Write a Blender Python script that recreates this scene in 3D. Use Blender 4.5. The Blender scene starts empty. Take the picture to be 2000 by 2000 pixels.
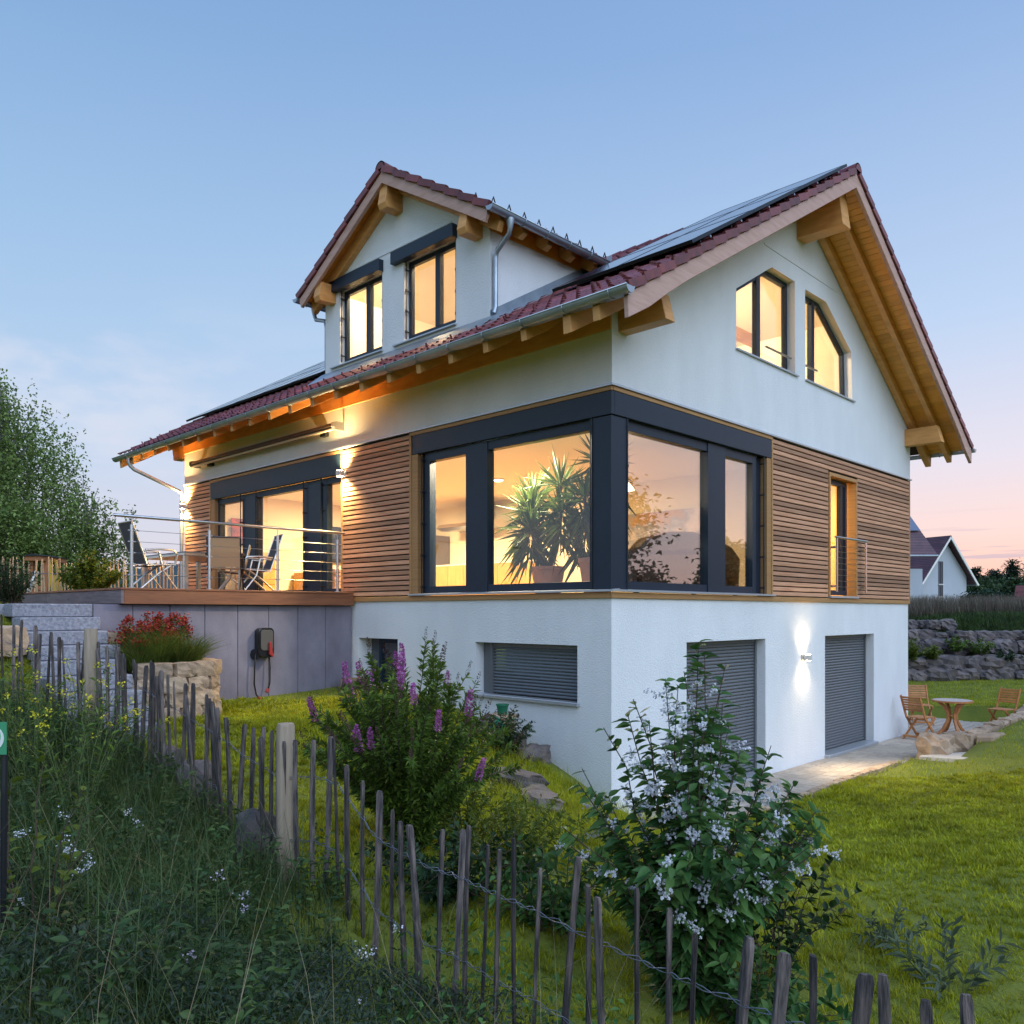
import bpy, bmesh, math, random
import numpy as np
from mathutils import Vector, Matrix, geometry
random.seed(7); RNG = np.random.default_rng(11)
S = bpy.context.scene
COL = S.collection
rad = math.radians

# ---------------------------------------------------------------- camera
CAM = Vector((-8.337, -6.341, 2.6))
FW = Vector((0.7185, 0.6956, 0)); RT = Vector((0.6956, -0.7185, 0))
cd = bpy.data.cameras.new('camera'); cam = bpy.data.objects.new('camera', cd); COL.objects.link(cam)
cam.location = CAM
cam.rotation_euler = (rad(90), 0, math.atan2(-FW.x, FW.y))
cd.sensor_fit = 'HORIZONTAL'; cd.sensor_width = 36; cd.lens = 1632 / 2000 * 36
cd.shift_y = (1196 - 1000) / 2000
cd.clip_start = 0.05; cd.clip_end = 6000
S.camera = cam

def lin(r, g, b):
    f = lambda c: (c / 255 / 12.92) if c / 255 <= .04045 else ((c / 255 + .055) / 1.055) ** 2.4
    return (f(r), f(g), f(b), 1)

# ---------------------------------------------------------------- sky
W = bpy.data.worlds.new('World'); S.world = W; W.use_nodes = True
nt = W.node_tree; nt.nodes.clear()
def nd(t, **k):
    n = nt.nodes.new(t)
    for a, v in k.items(): setattr(n, a, v)
    return n
def ln(a, b): nt.links.new(a, b)
def mth(op, a, b=None, clamp=False):
    n = nd('ShaderNodeMath', operation=op); n.use_clamp = clamp
    for i, v in enumerate((a, b)):
        if v is None: continue
        if isinstance(v, (int, float)): n.inputs[i].default_value = v
        else: ln(v, n.inputs[i])
    return n.outputs[0]
def ramp(fac, stops, interp='EASE'):
    n = nd('ShaderNodeValToRGB'); n.color_ramp.interpolation = interp
    e = n.color_ramp.elements
    while len(e) < len(stops): e.new(0.5)
    for i, (p, c) in enumerate(stops): e[i].position = p; e[i].color = c
    ln(fac, n.inputs[0]); return n.outputs[0]
def mix(fac, a, b, typ='MIX'):
    n = nd('ShaderNodeMixRGB', blend_type=typ)
    for i, v in enumerate((fac, a, b)):
        if isinstance(v, (int, float)): n.inputs[i].default_value = v
        elif isinstance(v, tuple): n.inputs[i].default_value = v
        else: ln(v, n.inputs[i])
    return n.outputs[0]
tc = nd('ShaderNodeTexCoord'); sx = nd('ShaderNodeSeparateXYZ'); ln(tc.outputs['Generated'], sx.inputs[0])
Z = sx.outputs[2]
SUN_AZ = RT * 0.66 + FW * 0.75      # the afterglow, low behind the neighbouring houses
hx = mth('MULTIPLY', sx.outputs[0], SUN_AZ.x); hy = mth('MULTIPLY', sx.outputs[1], SUN_AZ.y)
hl = mth('SQRT', mth('ADD', mth('ADD', mth('MULTIPLY', sx.outputs[0], sx.outputs[0]), mth('MULTIPLY', sx.outputs[1], sx.outputs[1])), 1e-5))
az = mth('DIVIDE', mth('ADD', hx, hy), hl)                 # 1 towards the glow, -1 away from it
azf = mth('POWER', mth('ADD', mth('MULTIPLY', az, .5), .5, True), 4.0)
away = ramp(Z, [(0.0, lin(198, 206, 220)), (.09, lin(188, 202, 222)), (.22, lin(167, 194, 222)), (.40, lin(143, 178, 214)), (.60, lin(116, 154, 199)), (1, lin(76, 116, 184))], 'LINEAR')
glow = ramp(Z, [(0.0, lin(240, 160, 138)), (.03, lin(252, 194, 170)), (.085, lin(242, 210, 202)), (.16, lin(220, 213, 224)), (.3, lin(180, 200, 228)), (.55, lin(134, 166, 210)), (1, lin(84, 122, 180))], 'LINEAR')
base = mix(azf, away, glow)
# clouds: a low bank away from the glow, thin streaks towards it
mp = nd('ShaderNodeMapping'); mp.inputs['Scale'].default_value = (2.6, 2.6, 6.5); mp.inputs['Location'].default_value = (.35, .1, .2); ln(tc.outputs['Generated'], mp.inputs[0])
n1 = nd('ShaderNodeTexNoise'); n1.inputs['Scale'].default_value = 1.7; n1.inputs['Detail'].default_value = 7; n1.inputs['Roughness'].default_value = .55; ln(mp.outputs[0], n1.inputs['Vector'])
band = ramp(Z, [(0.0, (.6,) * 3 + (1,)), (.10, (1,) * 3 + (1,)), (.22, (.75,) * 3 + (1,)), (.36, (0,) * 3 + (1,))])
cf = mth('MULTIPLY', ramp(n1.outputs[0], [(.46, (0, 0, 0, 1)), (.62, (1, 1, 1, 1))]), band)
cf = mth('MULTIPLY', mth('MULTIPLY', cf, mth('SUBTRACT', 1.0, mth('MULTIPLY', azf, 1.6), True)), .8)
base = mix(cf, base, lin(222, 219, 226))
mp2 = nd('ShaderNodeMapping'); mp2.inputs['Scale'].default_value = (3, 3, 70); ln(tc.outputs['Generated'], mp2.inputs[0])
n2 = nd('ShaderNodeTexNoise'); n2.inputs['Scale'].default_value = 2.2; n2.inputs['Detail'].default_value = 4; ln(mp2.outputs[0], n2.inputs['Vector'])
sf = mth('MULTIPLY', ramp(n2.outputs[0], [(.6, (0, 0, 0, 1)), (.7, (1, 1, 1, 1))]), ramp(Z, [(0.02, (0,) * 3 + (1,)), (.05, (.6,) * 3 + (1,)), (.12, (0,) * 3 + (1,))]))
base = mix(mth('MULTIPLY', sf, azf), base, lin(176, 170, 192))
gr = ramp(Z, [(0.46, (.03, .035, .03, 1)), (.5, (.03, .035, .03, 1))])
below = mth('LESS_THAN', Z, 0.0)
base = mix(below, base, (.05, .06, .05, 1))
bg = nd('ShaderNodeBackground'); ln(base, bg.inputs[0]); bg.inputs[1].default_value = 1.0
wo = nd('ShaderNodeOutputWorld'); ln(bg.outputs[0], wo.inputs[0])
# the sun is down: a broad bluish fill, added behind the camera, brightens the facades
sd = bpy.data.lights.new('fill_sun', 'SUN'); sd.energy = 2.3; sd.angle = rad(80); sd.color = (.70, .82, 1)
so = bpy.data.objects.new('fill_sun', sd); COL.objects.link(so)
sdir = -(RT * .45 - FW * .75 + Vector((0, 0, .85))); so.rotation_euler = sdir.to_track_quat('-Z', 'Y').to_euler()
so.location = (0, 0, 60)
S.view_settings.view_transform = 'Standard'; S.view_settings.look = 'None'
S.view_settings.exposure = 0.25; S.view_settings.gamma = 1; S.view_settings.use_curve_mapping = False
S.render.engine = 'CYCLES'
cy = S.cycles
cy.max_bounces = 8; cy.diffuse_bounces = 3; cy.glossy_bounces = 3; cy.transmission_bounces = 4; cy.transparent_max_bounces = 12
cy.sample_clamp_indirect = 4; cy.caustics_reflective = False; cy.caustics_refractive = False
cy.use_denoising = True
try: cy.denoiser = 'OPENIMAGEDENOISE'
except Exception: pass

# ---------------------------------------------------------------- builders
WM = {}                                    # world matrices, so that children keep the place they were built at
def link(o, parent=None, local=False, M=None):
    COL.objects.link(o)
    Mx = M if M is not None else Matrix()
    if parent is not None:
        o.parent = parent
        if not local: o.matrix_parent_inverse = WM[parent.name].inverted()
    if M is not None: o.matrix_basis = M
    WM[o.name] = (WM[parent.name] @ Mx) if (parent is not None and local) else Mx
    return o
def tag(o, label=None, cat=None, group=None, kind=None):
    for k, v in (('label', label), ('category', cat), ('group', group), ('kind', kind)):
        if v: o[k] = v
    return o
def thing(name, label, cat, loc=(0, 0, 0), rz=0, group=None):
    o = bpy.data.objects.new(name, None); o.empty_display_size = .2
    link(o, M=Matrix.Translation(loc) @ Matrix.Rotation(rz, 4, 'Z'))
    return tag(o, label, cat, group)
def inst(name, me, M, parent=None, local=False):
    return link(bpy.data.objects.new(name, me), parent, local, M)
def copy_tree(o, parent=None, M=None):
    c = o.copy(); COL.objects.link(c)
    if parent is not None: c.parent = parent
    if M is not None: c.matrix_basis = M
    WM[c.name] = M if M is not None else Matrix()
    for ch in list(o.children): copy_tree(ch, c)
    return c

class MB:
    def __init__(s): s.v = []; s.f = []
    def quad(s, a, b, c, d):
        n = len(s.v); s.v += [tuple(a), tuple(b), tuple(c), tuple(d)]; s.f.append((n, n + 1, n + 2, n + 3)); return s
    def hexa(s, p):                          # 8 corners: 4 of one end, then 4 of the other
        n = len(s.v); s.v += [tuple(q) for q in p]
        for q in ((3, 2, 1, 0), (4, 5, 6, 7), (0, 1, 5, 4), (1, 2, 6, 5), (2, 3, 7, 6), (3, 0, 4, 7)): s.f.append(tuple(n + i for i in q))
        return s
    def box(s, x0, x1, y0, y1, z0, z1):
        x0, x1 = sorted((x0, x1)); y0, y1 = sorted((y0, y1)); z0, z1 = sorted((z0, z1))
        return s.hexa([(x0, y0, z0), (x1, y0, z0), (x1, y1, z0), (x0, y1, z0), (x0, y0, z1), (x1, y0, z1), (x1, y1, z1), (x0, y1, z1)])
    def beam(s, p, q, w, h, up=(0, 0, 1)):   # w across, h along "up"; p-q is the middle line
        p, q = Vector(p), Vector(q); d = (q - p).normalized(); u = Vector(up); u = (u - d * u.dot(d)).normalized(); r = d.cross(u)
        c = [(-w / 2, -h / 2), (w / 2, -h / 2), (w / 2, h / 2), (-w / 2, h / 2)]
        return s.hexa([p + r * a + u * b for a, b in c] + [q + r * a + u * b for a, b in c])
    def tube(s, pts, r, n=8, cap=True):
        pts = [Vector(p) for p in pts]; k = len(pts)
        rs = r if isinstance(r, (list, tuple)) else [r] * k
        n0 = len(s.v); u = None
        for i, p in enumerate(pts):
            d = (pts[min(i + 1, k - 1)] - pts[max(i - 1, 0)])
            if d.length < 1e-9: d = Vector((0, 0, 1))
            d.normalize()
            if u is None:
                u = Vector((0, 0, 1)) if abs(d.z) < .9 else Vector((1, 0, 0))
            u = (u - d * u.dot(d)); u = u.normalized() if u.length > 1e-6 else d.orthogonal().normalized()
            w = d.cross(u)
            for j in range(n):
                a = 2 * math.pi * j / n; s.v.append(tuple(p + (u * math.cos(a) + w * math.sin(a)) * rs[i]))
        for i in range(k - 1):
            for j in range(n):
                a = n0 + i * n + j; b = n0 + i * n + (j + 1) % n
                s.f.append((a, b, b + n, a + n))
        if cap:
            s.f.append(tuple(n0 + j for j in reversed(range(n)))); s.f.append(tuple(n0 + (k - 1) * n + j for j in range(n)))
        return s
    def prism(s, poly, a, b):                # poly: 3-D points of a flat outline, swept from +a to +b
        a, b = Vector(a), Vector(b); n = len(poly); n0 = len(s.v)
        s.v += [tuple(Vector(p) + a) for p in poly] + [tuple(Vector(p) + b) for p in poly]
        s.f.append(tuple(n0 + i for i in reversed(range(n)))); s.f.append(tuple(n0 + n + i for i in range(n)))
        for i in range(n): j = (i + 1) % n; s.f.append((n0 + i, n0 + j, n0 + n + j, n0 + n + i))
        return s
    def lathe(s, prof, n=20, c=(0, 0, 0)):
        n0 = len(s.v)
        for r, z in prof:
            for j in range(n):
                a = 2 * math.pi * j / n; s.v.append((c[0] + r * math.cos(a), c[1] + r * math.sin(a), c[2] + z))
        for i in range(len(prof) - 1):
            for j in range(n):
                a = n0 + i * n + j; b = n0 + i * n + (j + 1) % n; s.f.append((a, b, b + n, a + n))
        s.f.append(tuple(n0 + j for j in reversed(range(n)))); s.f.append(tuple(n0 + (len(prof) - 1) * n + j for j in range(n)))
        return s
    def xf(s, M):
        s.v = [tuple(M @ Vector(p)) for p in s.v]; return s
    def mesh(s, name, m, smooth=False, bevel=0):
        me = bpy.data.meshes.new(name); me.from_pydata(s.v, [], s.f)
        bm = bmesh.new(); bm.from_mesh(me)
        bmesh.ops.recalc_face_normals(bm, faces=bm.faces)
        if bevel:
            ed = [e for e in bm.edges if len(e.link_faces) == 2 and e.calc_face_angle(0) > .6]
            bmesh.ops.bevel(bm, geom=ed, offset=bevel, segments=1, affect='EDGES', clamp_overlap=True)
        bm.to_mesh(me); bm.free()
        if m: me.materials.append(m)
        if smooth:
            for p in me.polygons: p.use_smooth = True
            if smooth != 1: me.set_sharp_from_angle(angle=rad(smooth))
        return me
    def build(s, name, m, parent=None, local=False, smooth=False, bevel=0):
        return link(bpy.data.objects.new(name, s.mesh(name, m, smooth, bevel)), parent, local)

def np_mesh(name, V, Fc, m, parent=None, local=False, smooth=False):
    me = bpy.data.meshes.new(name); V = np.asarray(V, np.float32); Fc = np.asarray(Fc, np.int32); k = Fc.shape[1]
    me.vertices.add(len(V)); me.vertices.foreach_set('co', V.ravel())
    me.loops.add(Fc.size); me.loops.foreach_set('vertex_index', Fc.ravel())
    me.polygons.add(len(Fc)); me.polygons.foreach_set('loop_start', np.arange(len(Fc), dtype=np.int32) * k)
    me.polygons.foreach_set('loop_total', np.full(len(Fc), k, np.int32))
    if smooth: me.polygons.foreach_set('use_smooth', np.ones(len(Fc), bool))
    me.update(calc_edges=True); me.validate()
    me.materials.append(m)
    return link(bpy.data.objects.new(name, me), parent, local)

def unit(a): return a / np.maximum(np.linalg.norm(a, axis=1, keepdims=True), 1e-9)
def leaf_arrays(P, D, L, Wd, fold=.25, droop=0.0, N=None):
    """Leaves at P along D, length L, width Wd: two halves folded on the midrib, the tip bent down."""
    P = np.asarray(P, float); D = unit(np.asarray(D, float)); n = len(P)
    if N is None: N = unit(RNG.normal(size=(n, 3)) * .5 + np.array([0, 0, 1.]))
    side = unit(np.cross(D, N)); up = np.cross(side, D)
    L = np.broadcast_to(np.asarray(L, float), (n,))[:, None]; Wd = np.broadcast_to(np.asarray(Wd, float), (n,))[:, None]
    mid = P + D * L * .45
    a = mid + side * Wd * .5 + up * Wd * fold; b = mid - side * Wd * .5 + up * Wd * fold
    tip = P + D * L + np.array([0, 0, -1.]) * L * droop
    V = np.stack([P, a, tip, b], 1).reshape(-1, 3)
    i = np.arange(n)[:, None] * 4
    return V, np.concatenate([i + [0, 1, 2], i + [0, 2, 3]], 1).reshape(-1, 3)
def oval_leaves(P, D, L, Wd, fold=.25, droop=0.0):
    """Broad pointed leaves: widest near the base, arched, folded on the midrib."""
    P = np.asarray(P, float); D = unit(np.asarray(D, float)); n = len(P); N = unit(RNG.normal(size=(n, 3)) * .5 + np.array([0, 0, 1.]))
    side = unit(np.cross(D, N)); up = np.cross(side, D); L = np.broadcast_to(np.asarray(L, float), (n,))[:, None]; Wd = np.broadcast_to(np.asarray(Wd, float), (n,))[:, None]; dn = np.array([0, 0, -1.]) * L * droop
    c = RNG.normal(0, .06, (n, 1)) * side * L
    at_ = lambda t, w, s: P + D * L * t + side * Wd * .5 * w * s + up * Wd * fold * w + dn * t * t + c * t * t
    m = lambda t: P + D * L * t + dn * t * t + c * t * t
    V = np.stack([P, at_(.22, .8, 1), at_(.48, 1, 1), at_(.78, .55, 1), m(1.0), at_(.78, .55, -1), at_(.48, 1, -1), at_(.22, .8, -1), m(.48)], 1).reshape(-1, 3)
    i = np.arange(n)[:, None] * 9
    return V, np.concatenate([i + q for q in ([0, 1, 8], [1, 2, 8], [2, 3, 8], [3, 4, 8], [4, 5, 8], [5, 6, 8], [6, 7, 8], [7, 0, 8])], 1).reshape(-1, 3)
def joinarr(parts):
    V = []; Fc = []; o = 0
    for v, f in parts: V.append(v); Fc.append(f + o); o += len(v)
    return np.concatenate(V), np.concatenate(Fc)
def tube_arrays(paths, r0, r1, n=4):
    """Thin tapering stems: paths is (m, k, 3)."""
    paths = np.asarray(paths, float); m, k, _ = paths.shape
    d = np.gradient(paths, axis=1); d /= np.maximum(np.linalg.norm(d, axis=2, keepdims=True), 1e-9)
    ref = np.array([.31, .77, .12]); u = np.cross(d, ref); u /= np.maximum(np.linalg.norm(u, axis=2, keepdims=True), 1e-9); w = np.cross(d, u)
    r = np.linspace(1, 0, k)[None, :, None] * (np.broadcast_to(r0, (m,))[:, None, None] - np.broadcast_to(r1, (m,))[:, None, None]) + np.broadcast_to(r1, (m,))[:, None, None]
    rings = [paths + (u * math.cos(2 * math.pi * j / n) + w * math.sin(2 * math.pi * j / n)) * r for j in range(n)]
    V = np.stack(rings, 2).reshape(-1, 3)
    i = np.arange(m)[:, None, None] * k * n; s = np.arange(k - 1)[None, :, None] * n; j = np.arange(n)[None, None, :]; j2 = (j + 1) % n
    a = (i + s + j).ravel(); b = (i + s + j2).ravel()
    Q = np.stack([a, b, b + n, a + n], 1)
    return V, np.concatenate([Q[:, [0, 1, 2]], Q[:, [0, 2, 3]]])

# ---------------------------------------------------------------- materials
def mat(name, col, rough=.6, metal=0, col2=None, vscale=(6, 6, 6), detail=4, rand=0, bump=0, bscale=(60, 60, 60), island=0, spec=None, coord='pos', lo=.35, hi=.7):
    m = bpy.data.materials.new(name); m.use_nodes = True; t = m.node_tree; N = t.nodes; p = N['Principled BSDF']
    p.inputs['Roughness'].default_value = rough; p.inputs['Metallic'].default_value = metal
    if spec is not None: p.inputs['Specular IOR Level'].default_value = spec
    col = tuple(col[:3]) + (1,)
    if coord == 'pos': c = N.new('ShaderNodeNewGeometry').outputs['Position']
    else: c = N.new('ShaderNodeTexCoord').outputs['Object']
    def noise(sc, det, rough=.6):
        mp = N.new('ShaderNodeMapping'); mp.inputs['Scale'].default_value = sc; t.links.new(c, mp.inputs[0])
        n = N.new('ShaderNodeTexNoise'); n.inputs['Scale'].default_value = 1; n.inputs['Detail'].default_value = det; n.inputs['Roughness'].default_value = rough
        if coord != 'pos':
            oi = N.new('ShaderNodeObjectInfo'); n.noise_dimensions = '4D'
            mm = N.new('ShaderNodeMath'); mm.operation = 'MULTIPLY'; mm.inputs[1].default_value = 37; t.links.new(oi.outputs['Random'], mm.inputs[0]); t.links.new(mm.outputs[0], n.inputs['W'])
        t.links.new(mp.outputs[0], n.inputs['Vector']); return n.outputs[0]
    out = None
    if col2 is not None:
        r = N.new('ShaderNodeValToRGB'); r.color_ramp.elements[0].position = lo; r.color_ramp.elements[1].position = hi
        r.color_ramp.elements[0].color = col; r.color_ramp.elements[1].color = tuple(col2[:3]) + (1,)
        t.links.new(noise(vscale, detail), r.inputs[0]); out = r.outputs[0]
    for amt, src in ((rand, 'o'), (island, 'i')):
        if not amt: continue
        s = N.new('ShaderNodeObjectInfo').outputs['Random'] if src == 'o' else N.new('ShaderNodeNewGeometry').outputs['Random Per Island']
        mr = N.new('ShaderNodeMapRange'); mr.inputs[3].default_value = 1 - amt; mr.inputs[4].default_value = 1 + amt; t.links.new(s, mr.inputs[0])
        hs = N.new('ShaderNodeHueSaturation'); t.links.new(mr.outputs[0], hs.inputs['Value'])
        if out is None: hs.inputs['Color'].default_value = col
        else: t.links.new(out, hs.inputs['Color'])
        out = hs.outputs[0]
    if out is None: p.inputs['Base Color'].default_value = col
    else: t.links.new(out, p.inputs['Base Color'])
    if bump:
        b = N.new('ShaderNodeBump'); b.inputs['Strength'].default_value = bump; b.inputs['Distance'].default_value = .02
        t.links.new(noise(bscale, 3), b.inputs['Height']); t.links.new(b.outputs[0], p.inputs['Normal'])
    return m
def leafmat(name, col, col2, trans=.3, island=.35, rough=.5, hue=.02):
    m = bpy.data.materials.new(name); m.use_nodes = True; t = m.node_tree; N = t.nodes; p = N['Principled BSDF']
    g = N.new('ShaderNodeNewGeometry')
    r = N.new('ShaderNodeValToRGB'); r.color_ramp.elements[0].color = tuple(col) + (1,); r.color_ramp.elements[1].color = tuple(col2) + (1,)
    t.links.new(g.outputs['Random Per Island'], r.inputs[0])
    n = N.new('ShaderNodeTexNoise'); n.inputs['Scale'].default_value = 2.3; n.inputs['Detail'].default_value = 3; t.links.new(g.outputs['Position'], n.inputs['Vector'])
    mr = N.new('ShaderNodeMapRange'); mr.inputs[1].default_value = .3; mr.inputs[2].default_value = .7; mr.inputs[3].default_value = 1 - island; mr.inputs[4].default_value = 1 + island; t.links.new(n.outputs[0], mr.inputs[0])
    hs = N.new('ShaderNodeHueSaturation'); t.links.new(r.outputs[0], hs.inputs['Color']); t.links.new(mr.outputs[0], hs.inputs['Value'])
    t.links.new(hs.outputs[0], p.inputs['Base Color']); p.inputs['Roughness'].default_value = rough; p.inputs['Specular IOR Level'].default_value = .3
    tr = N.new('ShaderNodeBsdfTranslucent'); t.links.new(hs.outputs[0], tr.inputs[0])
    mx = N.new('ShaderNodeMixShader'); mx.inputs[0].default_value = trans
    t.links.new(p.outputs[0], mx.inputs[1]); t.links.new(tr.outputs[0], mx.inputs[2]); t.links.new(mx.outputs[0], N['Material Output'].inputs[0])
    return m
def glassmat(name, tint=(.97, .98, .98), refl=1.0):
    m = bpy.data.materials.new(name); m.use_nodes = True; t = m.node_tree; N = t.nodes; N.remove(N['Principled BSDF'])
    a = N.new('ShaderNodeBsdfTransparent'); a.inputs[0].default_value = tuple(tint) + (1,)
    b = N.new('ShaderNodeBsdfGlossy'); b.inputs['Roughness'].default_value = 0
    f = N.new('ShaderNodeFresnel'); g = N.new('ShaderNodeNewGeometry'); io = N.new('ShaderNodeMapRange'); io.inputs[3].default_value = 1.5; io.inputs[4].default_value = 1 / 1.5; t.links.new(g.outputs['Backfacing'], io.inputs[0]); t.links.new(io.outputs[0], f.inputs[0])
    k = N.new('ShaderNodeMath'); k.operation = 'MULTIPLY'; k.inputs[1].default_value = refl; t.links.new(f.outputs[0], k.inputs[0])
    mx = N.new('ShaderNodeMixShader'); t.links.new(k.outputs[0], mx.inputs[0]); t.links.new(a.outputs[0], mx.inputs[1]); t.links.new(b.outputs[0], mx.inputs[2])
    t.links.new(mx.outputs[0], N['Material Output'].inputs[0]); return m
def emit(name, col, s):
    m = bpy.data.materials.new(name); m.use_nodes = True; N = m.node_tree.nodes
    p = N['Principled BSDF']; p.inputs['Base Color'].default_value = (.8, .8, .8, 1); p.inputs['Emission Color'].default_value = tuple(col) + (1,); p.inputs['Emission Strength'].default_value = s
    return m
PLASTER = mat('plaster', (.80, .81, .83), .9, col2=(.72, .735, .755), vscale=(1.3, 1.3, .5), bump=.6, bscale=(55, 55, 55))
SLAT = mat('larch_slat', (.40, .185, .098), .65, col2=(.60, .34, .215), vscale=(1.6, 1.6, 70), rand=.38, bump=.25, bscale=(4, 4, 160))
TRIM = mat('larch_trim', (.48, .26, .10), .6, col2=(.36, .18, .07), vscale=(2, 2, 60), rand=.12)
BACKING = mat('black_backing', (.012, .011, .011), .9)
SPRUCE = mat('honey_spruce', (.88, .43, .065), .45, col2=(.76, .33, .04), vscale=(3, 3, 3), rand=.13)
TIMBER = mat('glazed_timber', (.72, .37, .125), .55, col2=(.58, .27, .08), vscale=(3, 3, 14), rand=.1, bump=.1, bscale=(6, 6, 90))
BARGE = mat('bleached_timber', (.56, .35, .29), .6, col2=(.45, .265, .21), vscale=(2, 2, 18), bump=.1, bscale=(6, 6, 90))
TILE = mat('clay_tile', (.22, .05, .05), .45, col2=(.125, .036, .043), vscale=(8, 8, 8), rand=.3, island=.12, bump=.15)
ZINC = mat('zinc', (.42, .47, .52), .42, .85, col2=(.30, .35, .41), vscale=(3, 3, 3))
ANTH = mat('anthracite', (.010, .022, .042), .42, col2=(.008, .019, .036), spec=.4)
DARKM = mat('dark_metal', (.02, .022, .026), .45, .3)
STEEL = mat('brushed_steel', (.55, .55, .57), .28, 1)
GLASS = glassmat('window_glass', refl=1.35)
GLASS2 = glassmat('coated_glass', refl=3.6)
SOLAR = mat('solar_cell', (.012, .02, .045), .12, spec=.9)
PVFRAME = mat('panel_frame', (.02, .024, .03), .35, .6)
SHUT = mat('shutter_grey', (.14, .15, .165), .45, .2)
SILL = mat('sill_aluminium', (.50, .53, .57), .4, .6)
CONC = mat('concrete_slab', (.235, .215, .265), .85, col2=(.14, .128, .168), vscale=(1.8, 1.8, 1.1), rand=.08, bump=.2, bscale=(40, 40, 40))
DECK = mat('deck_timber', (.30, .115, .05), .6, col2=(.19, .07, .035), vscale=(2.5, 2.5, 26), rand=.2, bump=.15, bscale=(3, 3, 90))
DECKSHADE = mat('shaded_deck_timber', (.20, .15, .15), .75, col2=(.12, .09, .095), vscale=(6, 2.5, 26), rand=.2)  # same timber as the deck, with sky shade put into the colour
INWALL = mat('interior_wall', (.84, .78, .64), .9)
INFLOOR = mat('oak_floor', (.48, .29, .13), .4, col2=(.38, .22, .09), vscale=(2, 20, 2))
OAK = mat('oak_furniture', (.62, .36, .12), .45, col2=(.52, .28, .09), vscale=(18, 18, 2))
GREYF = mat('grey_front', (.16, .13, .12), .4)
WHITE = mat('white_lacquer', (.8, .78, .74), .4)
TERRA = mat('terracotta', (.52, .24, .15), .7, col2=(.44, .19, .11))
GRANITE = mat('granite_block', (.34, .34, .38), .8, col2=(.16, .16, .2), vscale=(26, 26, 26), detail=6, rand=.08, bump=.5, bscale=(40, 40, 40))
SAND = mat('sandstone', (.46, .33, .22), .85, col2=(.30, .21, .15), vscale=(7, 7, 7), rand=.22, bump=.7, bscale=(22, 22, 22))
BOULDER = mat('boulder_rock', (.17, .135, .125), .85, col2=(.06, .055, .062), vscale=(3, 3, 3), rand=.3, bump=.7, bscale=(9, 9, 9))
PAVER = mat('paver_stone', (.46, .39, .31), .85, col2=(.36, .30, .25), vscale=(14, 14, 14), rand=.12, bump=.25)
SLABM = mat('light_stone_slab', (.56, .50, .43), .8, col2=(.48, .42, .36), bump=.2)
TEAK = mat('teak', (.52, .21, .06), .5, col2=(.38, .14, .045), vscale=(9, 9, 9), rand=.12)
PICKET = mat('weathered_hazel', (.19, .15, .135), .9, col2=(.04, .034, .036), vscale=(40, 40, 5), rand=.5, lo=.38, hi=.6, bump=.9, bscale=(50, 50, 6), coord='obj')
POSTM = mat('peeled_post', (.40, .32, .23), .8, col2=(.25, .19, .14), vscale=(26, 26, 3), bump=.5, bscale=(40, 40, 5), coord='obj')
WIRE = mat('galvanised_wire', (.20, .22, .27), .5, .7)
PALE = mat('peeled_hazel', (.50, .33, .19), .75, col2=(.36, .24, .15), vscale=(20, 20, 4), rand=.2)
STEM = mat('brown_stem', (.075, .05, .035), .8)
GSTEM = mat('green_stem', (.09, .13, .035), .7)
BARK = mat('bark', (.13, .10, .08), .9, col2=(.05, .04, .035), vscale=(5, 5, 2), bump=.5)
SOIL = mat('soil', (.05, .035, .025), .95, col2=(.025, .02, .015))
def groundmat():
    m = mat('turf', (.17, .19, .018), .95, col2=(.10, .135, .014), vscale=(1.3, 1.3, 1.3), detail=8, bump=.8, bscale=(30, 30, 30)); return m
TURF = groundmat()
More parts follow.
